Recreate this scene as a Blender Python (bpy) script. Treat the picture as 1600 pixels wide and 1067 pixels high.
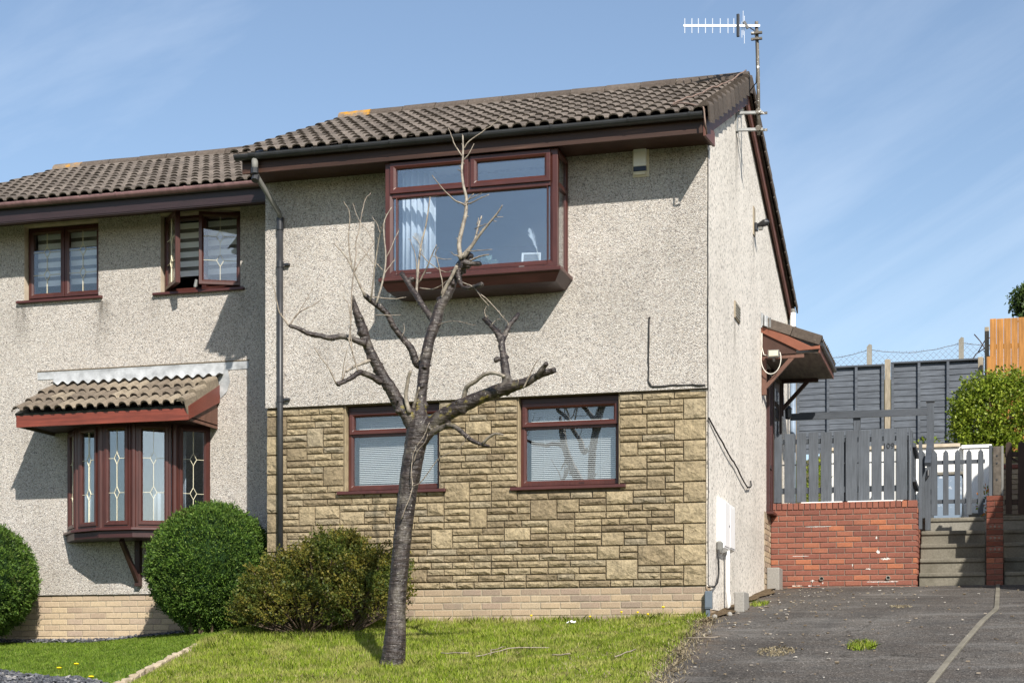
import bpy, bmesh, math, random
import numpy as np
from mathutils import Vector, Matrix, noise
random.seed(11)
rng = np.random.default_rng(5)
sc = bpy.context.scene
for o in list(bpy.data.objects):
    bpy.data.objects.remove(o)
COL = sc.collection
R = math.radians

# ------------------------------------------------------------------ camera
cam = bpy.data.cameras.new('camera')
camo = bpy.data.objects.new('camera', cam)
COL.objects.link(camo)
camo.location = (2.79, -17.30, 0.0)
camo.rotation_euler = (R(90), 0, R(16))
cam.sensor_fit = 'HORIZONTAL'
cam.sensor_width = 36.0
cam.lens = 2550 / 1600 * 36
cam.shift_y = 497.5 / 1600
cam.clip_end = 2000
sc.camera = camo

# ------------------------------------------------------------------ sky, sun, exposure
SUN = Vector((0.66, -1.0, 0.94)).normalized()
elev = math.asin(SUN.z)
azim = math.atan2(SUN.x, SUN.y)
w = bpy.data.worlds.new('World')
sc.world = w
w.use_nodes = True
nt = w.node_tree
sky = nt.nodes.new('ShaderNodeTexSky')
sky.sky_type = 'NISHITA'
sky.sun_disc = False
sky.sun_elevation = elev
sky.sun_rotation = azim
sky.air_density = 1.0
sky.dust_density = 0.6
sky.ozone_density = 1.6
bg = nt.nodes['Background']
bg.inputs[1].default_value = 0.106
tc = nt.nodes.new('ShaderNodeTexCoord')
mp = nt.nodes.new('ShaderNodeMapping')
mp.inputs['Rotation'].default_value = (0, R(33), R(16))
mp2 = nt.nodes.new('ShaderNodeMapping')
mp2.inputs['Scale'].default_value = (1.5, 3.0, 9.0)
nz = nt.nodes.new('ShaderNodeTexNoise')
nz.inputs['Scale'].default_value = 1.1
nz.inputs['Detail'].default_value = 9
nz.inputs['Roughness'].default_value = 0.58
nz.inputs['Distortion'].default_value = 0.5
cr = nt.nodes.new('ShaderNodeValToRGB')
cr.color_ramp.elements[0].position = 0.48
cr.color_ramp.elements[0].color = (0, 0, 0, 1)
cr.color_ramp.elements[1].position = 0.76
cr.color_ramp.elements[1].color = (0.22, 0.22, 0.22, 1)
mx = nt.nodes.new('ShaderNodeMix')
mx.data_type = 'RGBA'
nt.links.new(tc.outputs['Generated'], mp.inputs[0])
nt.links.new(mp.outputs[0], mp2.inputs[0])
nt.links.new(mp2.outputs[0], nz.inputs['Vector'])
nt.links.new(nz.outputs[0], cr.inputs[0])
nt.links.new(cr.outputs[0], mx.inputs[0])
nt.links.new(sky.outputs[0], mx.inputs[6])
mx.inputs[7].default_value = (8.2, 8.8, 9.6, 1)
veil = nt.nodes.new('ShaderNodeMix')                     # thin even high haze over the whole sky
veil.data_type = 'RGBA'
veil.inputs[0].default_value = 0.05
veil.inputs[7].default_value = (5.2, 5.7, 6.0, 1)
nt.links.new(mx.outputs[2], veil.inputs[6])
nt.links.new(veil.outputs[2], bg.inputs[0])

sl = bpy.data.lights.new('sun', 'SUN')
sl.energy = 5.0
sl.angle = R(0.55)
sl.color = (1.0, 0.945, 0.86)
slo = bpy.data.objects.new('sun', sl)
COL.objects.link(slo)
slo.rotation_euler = SUN.to_track_quat('Z', 'Y').to_euler()
slo.location = SUN * 60

vs = sc.view_settings
vs.view_transform = 'Standard'
vs.look = 'None'
vs.gamma = 1
vs.use_curve_mapping = False
vs.exposure = 0.54

# ------------------------------------------------------------------ mesh and object helpers
WL = {}


class MB:
    def __init__(s):
        s.v = []
        s.f = []

    def add(s, vs_, fs):
        i = len(s.v)
        s.v += [tuple(p) for p in vs_]
        s.f += [tuple(i + k for k in f) for f in fs]
        return s

    def box(s, x0, x1, y0, y1, z0, z1):
        return s.add([(x0, y0, z0), (x1, y0, z0), (x1, y1, z0), (x0, y1, z0), (x0, y0, z1), (x1, y0, z1), (x1, y1, z1), (x0, y1, z1)],
                     [(0, 3, 2, 1), (4, 5, 6, 7), (0, 1, 5, 4), (1, 2, 6, 5), (2, 3, 7, 6), (3, 0, 4, 7)])

    def bar(s, a, b, wx, wy, up=(0, 0, 1)):
        a = Vector(a); b = Vector(b)
        d = (b - a).normalized()
        u = Vector(up)
        if abs(d.dot(u)) > .97:
            u = Vector((0, 1, 0))
        x = d.cross(u).normalized() * wx / 2
        y = d.cross(x).normalized() * wy / 2
        vs_ = [p + sx * x + sy * y for p in (a, b) for sx, sy in ((-1, -1), (1, -1), (1, 1), (-1, 1))]
        return s.add(vs_, [(0, 1, 2, 3), (7, 6, 5, 4), (0, 4, 5, 1), (1, 5, 6, 2), (2, 6, 7, 3), (3, 7, 4, 0)])

    def prism(s, pts, d):
        d = Vector(d)
        n = len(pts)
        vs_ = [Vector(p) for p in pts] + [Vector(p) + d for p in pts]
        fs = [tuple(range(n)), tuple(range(2 * n - 1, n - 1, -1))]
        for i in range(n):
            j = (i + 1) % n
            fs.append((i, i + n, j + n, j))
        return s.add(vs_, fs)

    def tube(s, pts, rad, n=8, cap=True, half=None):
        pts = [Vector(p) for p in pts]
        if not hasattr(rad, '__len__'):
            rad = [rad] * len(pts)
        base = len(s.v)
        px = None
        for i, p in enumerate(pts):
            a = pts[max(0, i - 1)]
            b = pts[min(len(pts) - 1, i + 1)]
            d = (b - a).normalized()
            if px is None:
                px = d.cross(Vector((0, 0, 1)))
                if px.length < .05:
                    px = d.cross(Vector((0, 1, 0)))
            px = (px - d * px.dot(d)).normalized()
            py = d.cross(px)
            for k in range(n):
                t = 2 * math.pi * k / n
                s.v.append(tuple(p + (px * math.cos(t) + py * math.sin(t)) * rad[i]))
        for i in range(len(pts) - 1):
            for k in range(n):
                a = base + i * n + k
                b = base + i * n + (k + 1) % n
                s.f.append((a, b, b + n, a + n))
        if cap:
            s.f.append(tuple(base + k for k in range(n - 1, -1, -1)))
            s.f.append(tuple(base + (len(pts) - 1) * n + k for k in range(n)))
        return s

    def ring(s, x0, x1, z0, z1, prof):
        """profile of (inset, y) swept round a rectangle with mitred corners"""
        base = len(s.v)
        m = len(prof)
        for cx, cz, sx, sz in ((x0, z0, 1, 1), (x1, z0, -1, 1), (x1, z1, -1, -1), (x0, z1, 1, -1)):
            for i, y in prof:
                s.v.append((cx + sx * i, y, cz + sz * i))
        for c in range(4):
            d = (c + 1) % 4
            for k in range(m):
                l = (k + 1) % m
                s.f.append((base + c * m + k, base + d * m + k, base + d * m + l, base + c * m + l))
        return s

    def lathe(s, c, prof, n=12):
        base = len(s.v)
        for r_, z in prof:
            for k in range(n):
                t = 2 * math.pi * k / n
                s.v.append((c[0] + r_ * math.cos(t), c[1] + r_ * math.sin(t), c[2] + z))
        for i in range(len(prof) - 1):
            for k in range(n):
                a = base + i * n + k
                b = base + i * n + (k + 1) % n
                s.f.append((a, b, b + n, a + n))
        s.f.append(tuple(base + k for k in range(n - 1, -1, -1)))
        s.f.append(tuple(base + (len(prof) - 1) * n + k for k in range(n)))
        return s

    def xform(s, M):
        s.v = [tuple(M @ Vector(p)) for p in s.v]
        return s

    def mesh(s, name='m', fix=True, smooth=False):
        me = bpy.data.meshes.new(name)
        me.from_pydata(s.v, [], s.f)
        if fix and len(s.f) < 20000:
            bm = bmesh.new()
            bm.from_mesh(me)
            bmesh.ops.recalc_face_normals(bm, faces=bm.faces)
            bm.to_mesh(me)
            bm.free()
        if smooth:
            me.shade_smooth()
        return me

    def build(s, name, mat, parent=None, smooth=False, bevel=0, fix=True, **kw):
        o = put(name, s.mesh(name, fix, smooth), mat, parent, **kw)
        if bevel:
            b = o.modifiers.new('bevel', 'BEVEL')
            b.width = bevel
            b.segments = 2
            b.limit_method = 'ANGLE'
            b.angle_limit = R(40)
            b.harden_normals = False
        return o


def put(name, me, mat, parent=None, loc=(0, 0, 0), rot=None, label=None, cat=None, group=None, kind=None):
    o = bpy.data.objects.new(name, me)
    COL.objects.link(o)
    if me is not None and mat is not None and not me.materials:
        me.materials.append(mat)
    loc = Vector(loc)
    WL[o.name] = loc
    if parent is not None:
        o.parent = parent
        loc = loc - WL[parent.name]
    if rot is not None:
        o.matrix_local = Matrix.Translation(loc) @ rot
    else:
        o.location = loc
    for k, v in (('label', label), ('category', cat), ('group', group), ('kind', kind)):
        if v:
            o[k] = v
    return o


def thing(name, label, cat, loc=(0, 0, 0), group=None):
    return put(name, None, None, None, loc, label=label, cat=cat, group=group)


def quads_mesh(name, P, mat, parent=None, k=4, **kw):
    """P: (n,k,3) array of separate polygons with k corners"""
    n = len(P)
    me = bpy.data.meshes.new(name)
    me.vertices.add(n * k)
    me.vertices.foreach_set('co', P.reshape(-1).astype(np.float32))
    me.loops.add(n * k)
    me.loops.foreach_set('vertex_index', np.arange(n * k, dtype=np.int32))
    me.polygons.add(n)
    me.polygons.foreach_set('loop_start', np.arange(0, n * k, k, dtype=np.int32))
    me.update(calc_edges=True)
    return put(name, me, mat, parent, **kw)


# ------------------------------------------------------------------ materials
class MT:
    def __init__(s, name, rough=.6, spec=.5):
        s.m = bpy.data.materials.new(name)
        s.m.use_nodes = True
        s.t = s.m.node_tree
        s.b = s.t.nodes['Principled BSDF']
        s.b.inputs['Roughness'].default_value = rough
        s.b.inputs['Specular IOR Level'].default_value = spec
        s._pos = None

    def n(s, typ, ins=None, **props):
        nd = s.t.nodes.new(typ)
        for k, v in props.items():
            setattr(nd, k, v)
        for k, v in (ins or {}).items():
            s.set(nd.inputs[k], v)
        return nd

    def set(s, sock, v):
        if isinstance(v, bpy.types.NodeSocket):
            s.t.links.new(v, sock)
        else:
            if hasattr(sock.default_value, '__len__') and len(sock.default_value) == 4 and len(v) == 3:
                v = (*v, 1)
            sock.default_value = v

    def pos(s, scale=(1, 1, 1)):
        if s._pos is None:
            s._pos = s.n('ShaderNodeNewGeometry').outputs['Position']
        if scale == (1, 1, 1):
            return s._pos
        return s.n('ShaderNodeMapping', {0: s._pos, 'Scale': scale}).outputs[0]

    def noise(s, scale, detail=4, rough=.55, vec=None, dist=0):
        return s.n('ShaderNodeTexNoise', {'Vector': vec or s.pos(), 'Scale': scale, 'Detail': detail, 'Roughness': rough, 'Distortion': dist}).outputs[0]

    def voro(s, scale, vec=None, out='Color', **p):
        return s.n('ShaderNodeTexVoronoi', {'Vector': vec or s.pos(), 'Scale': scale}, **p).outputs[out]

    def ramp(s, fac, stops, const=False):
        nd = s.n('ShaderNodeValToRGB', {0: fac})
        r_ = nd.color_ramp
        if const:
            r_.interpolation = 'CONSTANT'
        while len(r_.elements) < len(stops):
            r_.elements.new(.5)
        for e, (p, c) in zip(r_.elements, stops):
            e.position = p
            e.color = (*c, 1) if hasattr(c, '__len__') else (c, c, c, 1)
        return nd.outputs[0]

    def mix(s, fac, a, b, mode='MIX'):
        nd = s.n('ShaderNodeMix', None, data_type='RGBA', blend_type=mode)
        s.set(nd.inputs[0], fac)
        s.set(nd.inputs[6], a)
        s.set(nd.inputs[7], b)
        return nd.outputs[2]

    def math(s, op, a, b=0.0):
        nd = s.n('ShaderNodeMath', None, operation=op)
        s.set(nd.inputs[0], a)
        s.set(nd.inputs[1], b)
        return nd.outputs[0]

    def rand(s):
        return s.n('ShaderNodeObjectInfo').outputs['Random']

    def isl(s):
        return s.n('ShaderNodeNewGeometry').outputs['Random Per Island']

    def bump(s, h, strength=.5, dist=.01):
        nd = s.n('ShaderNodeBump', {'Height': h, 'Strength': strength, 'Distance': dist})
        s.t.links.new(nd.outputs[0], s.b.inputs['Normal'])

    def col(s, v):
        s.set(s.b.inputs['Base Color'], v)
        return s


def roughcast(name, sc1_=88, sc2_=150, pale=0.0, relief=.0095, dirt=.30, stains=()):
    m = MT(name, .92, .25)
    c1 = m.voro(sc1_)
    sep = m.n('ShaderNodeSeparateColor', {0: c1}).outputs[0]
    a = m.ramp(sep, [(0, (.08, .078, .08)), (.085, (.26, .228, .205)), (.20, (.45, .40, .352)), (.38, (.585, .54, .49)), (.62, (.66, .622, .572)), (.79, (.50, .43, .36)), (.88, (.38, .375, .375)), (.95, (.80, .775, .745))], True)
    c2 = m.n('ShaderNodeSeparateColor', {0: m.voro(sc2_)}).outputs[1]
    b = m.ramp(c2, [(0, (.12, .112, .11)), (.13, (.37, .335, .30)), (.33, (.55, .51, .46)), (.7, (.66, .63, .58)), (.92, (.33, .305, .29))], True)
    c = m.mix(.08, m.mix(.42, a, b), (.60, .55, .485))
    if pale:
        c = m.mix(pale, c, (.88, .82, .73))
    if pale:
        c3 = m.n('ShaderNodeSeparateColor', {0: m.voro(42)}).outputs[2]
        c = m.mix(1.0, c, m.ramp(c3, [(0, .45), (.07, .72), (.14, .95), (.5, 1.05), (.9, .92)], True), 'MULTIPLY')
    # weather: broad greying, vertical streaks
    st = m.ramp(m.noise(1.0, 5, .6, m.pos((2.6, 2.6, .35))), [(.42, 0), (.72, 1)])
    bl = m.ramp(m.noise(.85, 4, .6), [(.40, 0), (.70, 1)])
    d = m.math('MULTIPLY', m.math('ADD', m.math('MULTIPLY', st, .55), bl), dirt)
    c = m.mix(d, c, m.mix(1.0, c, (.56, .55, .53), 'MULTIPLY'))
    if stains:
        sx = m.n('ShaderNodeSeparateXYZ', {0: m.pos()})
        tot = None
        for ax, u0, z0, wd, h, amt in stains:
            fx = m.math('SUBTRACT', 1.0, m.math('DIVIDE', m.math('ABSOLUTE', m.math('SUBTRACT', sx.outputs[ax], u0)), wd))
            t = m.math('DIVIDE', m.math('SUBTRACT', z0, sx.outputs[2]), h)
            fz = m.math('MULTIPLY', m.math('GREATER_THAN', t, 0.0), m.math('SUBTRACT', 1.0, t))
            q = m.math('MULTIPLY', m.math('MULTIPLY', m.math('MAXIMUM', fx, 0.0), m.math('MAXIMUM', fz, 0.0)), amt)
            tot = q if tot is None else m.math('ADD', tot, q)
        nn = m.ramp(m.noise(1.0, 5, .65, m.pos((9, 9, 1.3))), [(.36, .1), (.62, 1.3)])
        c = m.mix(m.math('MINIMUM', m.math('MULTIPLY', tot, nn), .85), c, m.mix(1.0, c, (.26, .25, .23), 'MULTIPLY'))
    m.col(c)
    e = m.voro(sc1_, out='Distance')
    f = m.voro(sc2_, out='Distance')
    h = m.math('ADD', m.math('MULTIPLY', e, -1.0), m.math('MULTIPLY', f, -.5))
    m.bump(h, 1.0, relief)
    return m.m


def speckled(name, stops, by='rand', nscale=60, namp=.35, rough=.9, bump=.5, bdist=.004, spec=.25, dirt=None, dirt_scale=3, dirt_lo=.5, dirt_hi=.75, dirt_amt=.6):
    """random base colour per object or island, fine grain, optional dirt"""
    m = MT(name, rough, spec)
    f = {'rand': m.rand, 'isl': m.isl}[by]()
    c = m.ramp(f, stops)
    n1 = m.noise(nscale, 5, .65)
    g = m.ramp(n1, [(.25, 1 - namp), (.75, 1 + namp * .6)])
    c = m.mix(1.0, c, g, 'MULTIPLY')
    if dirt:
        k = m.ramp(m.noise(dirt_scale, 5, .6), [(dirt_lo, 0), (dirt_hi, 1)])
        c = m.mix(m.math('MULTIPLY', k, dirt_amt), c, dirt)
    m.col(c)
    if bump:
        m.bump(n1, bump, bdist)
    return m.m


def flat(name, c, rough=.5, spec=.5, var=.12, vscale=6, bump=0, metal=0, stretch=None):
    m = MT(name, rough, spec)
    n1 = m.noise(vscale, 5, .6, m.pos(stretch) if stretch else None)
    g = m.ramp(n1, [(.3, 1 - var), (.7, 1 + var)])
    m.col(m.mix(1.0, c, g, 'MULTIPLY'))
    m.b.inputs['Metallic'].default_value = metal
    if bump:
        m.bump(n1, bump, .003)
    return m.m


def woodgrain(name, c, rough=.38, axis=(3, 60, 60), var=.3, spec=.5):
    m = MT(name, rough, spec)
    n1 = m.noise(1.6, 4, .6, m.pos(axis))
    g = m.ramp(n1, [(.3, 1 - var), (.7, 1 + var)])
    n2 = m.ramp(m.noise(2.5, 3), [(.35, .85), (.7, 1.12)])
    m.col(m.mix(1.0, m.mix(1.0, c, g, 'MULTIPLY'), n2, 'MULTIPLY'))
    m.bump(n1, .18, .002)
    return m.m


def leafmat(name, stops, rough=.5, trans=.3, spec=.4, patch=None):
    m = MT(name, rough, spec)
    c = m.ramp(m.isl(), stops)
    k = m.ramp(m.noise(5, 3), [(.35, .72), (.68, 1.25)])
    c = m.mix(1.0, c, k, 'MULTIPLY')
    if patch:
        pc, ps, lo, hi, amt = patch
        q = m.ramp(m.noise(ps, 4, .6), [(lo, 0), (hi, 1)])
        c = m.mix(m.math('MULTIPLY', q, amt), c, pc)
    m.col(c)
    tr = m.n('ShaderNodeBsdfTranslucent', {0: c})
    ms = m.n('ShaderNodeMixShader', {0: trans})
    out = m.t.nodes['Material Output']
    m.t.links.new(m.b.outputs[0], ms.inputs[1])
    m.t.links.new(tr.outputs[0], ms.inputs[2])
    m.t.links.new(ms.outputs[0], out.inputs[0])
    return m.m


def glassmat(name, refl=.10, tint=(.95, .965, .97)):
    m = MT(name)
    tr = m.n('ShaderNodeBsdfTransparent', {0: (*tint, 1)})
    gl = m.n('ShaderNodeBsdfGlossy', {0: (1, 1, 1, 1), 'Roughness': .004})
    wv = m.noise(1.3, 1)
    bn = m.n('ShaderNodeBump', {'Height': wv, 'Strength': .05, 'Distance': .02})
    m.t.links.new(bn.outputs[0], gl.inputs['Normal'])
    fc = m.n('ShaderNodeLayerWeight', {0: .5}).outputs['Facing']
    f = m.math('ADD', m.math('MULTIPLY', m.math('POWER', fc, 5.0), .9), refl)
    ms = m.n('ShaderNodeMixShader', {0: f})
    m.t.links.new(tr.outputs[0], ms.inputs[1])
    m.t.links.new(gl.outputs[0], ms.inputs[2])
    m.t.links.new(ms.outputs[0], m.t.nodes['Material Output'].inputs[0])
    return m.m


MAT = {}
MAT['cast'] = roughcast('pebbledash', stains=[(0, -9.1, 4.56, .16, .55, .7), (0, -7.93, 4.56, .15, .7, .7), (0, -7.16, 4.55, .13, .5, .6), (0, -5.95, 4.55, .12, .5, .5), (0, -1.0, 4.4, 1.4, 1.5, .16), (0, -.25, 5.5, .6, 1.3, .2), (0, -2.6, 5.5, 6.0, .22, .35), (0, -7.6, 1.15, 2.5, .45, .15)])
MAT['cast_side'] = roughcast('clean_pale_pebbledash', 62, 120, .55, .0026, .30, [(1, 2.12, 6.26, .10, .9, 1.3), (1, 2.25, 6.26, .06, .7, 1.0), (1, 3.66, 5.46, .10, .65, 1.2), (1, 2.0, 4.04, .12, .5, 1.2), (1, 3.2, 1.7, 2.5, 1.0, .22), (1, 1.0, 1.2, 1.6, .5, .22)])  # gable paled in colour to look brighter than the raking sun makes it
MAT['stone'] = speckled('buff_stone', [(0, (.225, .175, .110)), (.2, (.295, .232, .142)), (.5, (.345, .275, .170)), (.8, (.385, .31, .195)), (1, (.285, .24, .168))], nscale=30, namp=.5, bump=1.0, bdist=.02, dirt=(.13, .105, .07), dirt_scale=1.1, dirt_lo=.44, dirt_hi=.72, dirt_amt=.45)
MAT['mortar'] = flat('dark_mortar', (.155, .125, .088), .95, .1, .3, 20)
MAT['mortar_pale'] = flat('pale_mortar', (.30, .255, .19), .95, .1, .25, 20)
MAT['mortar_red'] = flat('grey_mortar', (.20, .165, .135), .95, .1, .3, 18)
MAT['buff'] = speckled('buff_brick', [(0, (.24, .185, .145)), (.25, (.33, .25, .175)), (.5, (.40, .305, .20)), (.75, (.29, .215, .165)), (1, (.42, .335, .225))], nscale=70, namp=.35, bdist=.003, dirt=(.20, .17, .13), dirt_scale=2.0, dirt_amt=.5)
MAT['buffB'] = speckled('pale_buff_brick', [(0, (.33, .25, .185)), (.3, (.43, .335, .23)), (.6, (.49, .385, .255)), (.8, (.37, .285, .22)), (1, (.47, .37, .25))], nscale=70, namp=.28, bdist=.003)
MAT['red'] = speckled('red_brick', [(0, (.175, .068, .050)), (.3, (.235, .090, .063)), (.6, (.215, .080, .055)), (.88, (.26, .102, .068)), (1, (.37, .135, .068))], nscale=65, namp=.3, bdist=.003, dirt=(.16, .07, .05), dirt_scale=2.5, dirt_lo=.52, dirt_amt=.5)
MAT['dark_red'] = speckled('weathered_red_brick', [(0, (.13, .045, .032)), (1, (.20, .065, .04))], nscale=65, namp=.35, dirt=(.05, .035, .03), dirt_scale=4, dirt_amt=.6)


def tilemat(name, stops, lichen=0):
    m = MT(name, .93, .2)
    c = m.ramp(m.rand(), stops)
    n1 = m.noise(26, 6, .7)
    c = m.mix(1.0, c, m.ramp(n1, [(.25, .62), (.75, 1.3)]), 'MULTIPLY')
    k = m.ramp(m.noise(3.2, 5, .65), [(.5, 0), (.72, 1)])
    c = m.mix(m.math('MULTIPLY', k, .6), c, (.055, .047, .04))
    sp = m.ramp(m.noise(60, 2, .5), [(.70, 0), (.74, 1)])
    c = m.mix(m.math('MULTIPLY', sp, .5), c, (.38, .36, .32))
    if lichen:
        q = m.ramp(m.noise(5.5, 4, .6), [(.60 - lichen, 0), (.72 - lichen, 1)])
        c = m.mix(q, c, (.44, .215, .02))
    m.col(c)
    m.bump(n1, .6, .006)
    return m.m


MAT['tile'] = tilemat('concrete_tile', [(0, (.108, .090, .076)), (.5, (.142, .119, .10)), (1, (.178, .150, .127))])
MAT['tile_bay'] = tilemat('bay_roof_tile', [(0, (.15, .122, .096)), (.5, (.21, .172, .13)), (1, (.28, .235, .175))])
MAT['nose'] = flat('mossy_shaded_tile_nose', (.085, .071, .058), .95, .1, .4, 30)  # mossy noses, darkened further to draw the shade lines between courses
MAT['ridge'] = tilemat('ridge_tile', [(0, (.085, .068, .056)), (1, (.12, .097, .08))])
MAT['lichen'] = tilemat('lichen_covered_tile', [(0, (.2, .16, .12)), (1, (.22, .17, .13))], .12)
MAT['maroon'] = woodgrain('rosewood_upvc', (.066, .0190, .0145), .36, (2.5, 30, 30), .22)
MAT['maroon_v'] = woodgrain('rosewood_upvc_upright', (.062, .0185, .0140), .36, (30, 30, 2.5), .22)
MAT['darkmaroon'] = woodgrain('dark_rosewood', (.042, .014, .013), .42, (2.5, 30, 30), .25)
MAT['cedar'] = woodgrain('red_fascia', (.16, .036, .021), .42, (1.5, 40, 40), .32)


def fasciamat():
    m = MT('weathered_brown_paint', .5, .4)
    n1 = m.noise(1.0, 5, .65, m.pos((1.2, 20, 26)))
    c = m.ramp(n1, [(.35, (.026, .011, .006)), (.60, (.044, .019, .011)), (.70, (.085, .042, .028)), (.78, (.24, .185, .15))])
    m.col(c)
    m.bump(n1, .2, .003)
    return m.m


MAT['fascia'] = fasciamat()
MAT['fascia2'] = flat('plum_brown_fascia', (.026, .014, .015), .45, .5, .2, 4, stretch=(1, 8, 8))
MAT['soffit'] = flat('brown_soffit', (.055, .026, .018), .6, .3, .2, 4)
MAT['soffit_grey'] = flat('weathered_soffit_board', (.13, .105, .085), .8, .2, .4, 3, stretch=(6, .8, 1))
MAT['barge'] = flat('red_brown_barge', (.135, .052, .036), .55, .35, .25, 3, stretch=(1, 1, 1))
MAT['orange_barge'] = flat('orange_brown_barge', (.20, .070, .040), .6, .3, .2, 5)
MAT['black'] = flat('black_pvc', (.022, .023, .026), .38, .5, .3, 9)
MAT['greypipe'] = flat('dark_grey_pvc', (.026, .027, .030), .45, .5, .25, 5)
MAT['oldpipe'] = flat('faded_grey_pvc', (.17, .167, .155), .6, .3, .2, 6)
MAT['pinkgut'] = flat('faded_plum_pvc', (.20, .115, .115), .5, .5, .3, 3, stretch=(3, 1, 1))
MAT['lead'] = flat('lead_flashing', (.37, .38, .385), .55, .4, .35, 7, .3, .15)
MAT['white'] = flat('white_plastic', (.80, .80, .79), .4, .5, .04, 6)
MAT['step'] = speckled('weathered_step_concrete', [(0, (.17, .155, .122)), (1, (.215, .196, .156))], nscale=40, namp=.35, bdist=.004, dirt=(.07, .063, .045), dirt_scale=2.6, dirt_lo=.42, dirt_hi=.7, dirt_amt=.6)
MAT['darkconc'] = flat('dark_stained_concrete', (.095, .082, .068), .9, .2, .4, 14, .5)
MAT['whitewall'] = flat('white_paint', (.80, .80, .78), .8, .3, .06, 4)
MAT['cream'] = flat('cream_plastic', (.62, .56, .42), .5, .5, .1, 8)
MAT['navy'] = flat('navy_panel', (.010, .022, .055), .4, .5, .2, 9)
MAT['reveal_stone'] = flat('stone_reveal', (.30, .24, .15), .9, .2, .25, 12)
MAT['reveal'] = flat('cream_reveal', (.50, .43, .33), .85, .2, .18, 8)
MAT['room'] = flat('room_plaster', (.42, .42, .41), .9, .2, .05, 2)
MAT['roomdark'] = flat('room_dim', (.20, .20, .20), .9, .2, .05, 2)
MAT['glass'] = glassmat('window_glass')
MAT['glass_b'] = glassmat('bay_glass', .185, (.88, .92, .95))
MAT['slat'] = flat('white_blind_slat', (.47, .48, .48), .45, .4, .03, 5)
MAT['curtain'] = flat('pale_curtain', (.74, .76, .80), .9, .1, .05, 6)
MAT['band'] = flat('grey_blind_band', (.82, .84, .86), .9, .1, .03, 6)
MAT['lead_came'] = flat('pale_gold_came', (.78, .72, .52), .4, .5, .08, 9)
MAT['greypaint'] = woodgrain('slate_grey_paint', (.072, .082, .096), .55, (28, 28, 2.2), .26, .4)
MAT['greypaint_h'] = woodgrain('slate_grey_paint_rail', (.058, .066, .078), .55, (2.2, 28, 28), .18, .4)
MAT['greyfence'] = woodgrain('slate_grey_lap_board', (.098, .110, .128), .75, (2.0, 14, 30), .34, .25)
MAT['brownwood'] = woodgrain('dark_brown_timber', (.045, .028, .02), .7, (25, 25, 2), .3, .3)
MAT['bracketwood'] = woodgrain('brown_bracket', (.13, .062, .042), .55, (12, 12, 3), .25, .4)
MAT['darkbracket'] = woodgrain('dark_bracket', (.045, .020, .016), .5, (12, 12, 3), .25, .4)
MAT['orange'] = woodgrain('new_orange_timber', (.36, .165, .045), .75, (22, 22, 1.2), .34, .25)
MAT['oldpost'] = flat('weathered_post', (.30, .255, .19), .9, .2, .3, 10, .4, stretch=(3, 3, .5))
MAT['concrete'] = speckled('concrete', [(0, (.26, .245, .21)), (1, (.31, .29, .25))], nscale=40, namp=.3, bdist=.004, dirt=(.11, .10, .075), dirt_scale=2.2, dirt_lo=.42, dirt_hi=.7, dirt_amt=.65)
MAT['block'] = speckled('grey_concrete_block', [(0, (.26, .245, .22)), (1, (.30, .285, .26))], nscale=50, namp=.3)
MAT['steel'] = flat('galvanised_steel', (.24, .245, .24), .55, .4, .25, 12, 0, .2)
MAT['alu'] = flat('aerial_aluminium', (.75, .76, .77), .35, .5, .08, 9, 0, .5)


def mastmat():
    m = MT('flaking_mast', .6, .4)
    k = m.ramp(m.noise(30, 3, .6), [(.61, 0), (.66, 1)])
    m.col(m.mix(k, (.12, .105, .085), (.62, .62, .60)))
    return m.m


MAT['mast'] = mastmat()
MAT['cable'] = flat('black_cable', (.02, .019, .018), .6, .4, .2, 9)
MAT['cable_brown'] = flat('brown_cable', (.20, .14, .11), .6, .3, .2, 9)
MAT['cable_white'] = flat('white_cable', (.66, .63, .56), .6, .3, .15, 9)
MAT['bluegrey'] = flat('blue_grey_paint', (.20, .26, .34), .5, .4, .25, 5)
MAT['utilgrey'] = flat('utility_grey', (.10, .125, .15), .5, .4, .1, 8)


# ------------------------------------------------------------------ terrain
def sst(a, b, t):
    t = np.clip((t - a) / (b - a), 0, 1)
    return t * t * (3 - 2 * t)


def zg(x, y):
    x = np.asarray(x, dtype=float)
    y = np.asarray(y, dtype=float)
    b = .42 + np.where(y > 0, .10 * np.minimum(y, 5.6), .145 * y)
    b = b + .05 * sst(-1.5, .5, x)
    d = np.clip(-4.6 - x, 0, 3.3)
    b = b - .088 * d * sst(0, 1.2, d)
    return np.maximum(b, -1.6)


def zgf(x, y):
    return float(zg(x, y))


def interp(pts, t):
    xs, ys = zip(*pts)
    return float(np.interp(t, xs, ys))


EDGE_L = [(-9.5, -3.45), (-4.31, -4.55), (-3.05, -4.84), (-1.78, -5.13), (-.74, -5.33), (1.2, -5.6)]      # y -> x of the stone edging
EDGE_D = [(-9.5, .62), (-4.46, .30), (-3.56, .22), (-1.91, .11), (-.49, .02), (0, .0)]                  # y -> x of the drive edge
STRIP = [(-9.5, 2.0), (-4.42, 2.43), (-2.43, 2.62), (-.59, 2.81), (.4, 2.93), (.82, 2.96), (5.3, 3.02)]  # y -> x of the strip in the drive


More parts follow.
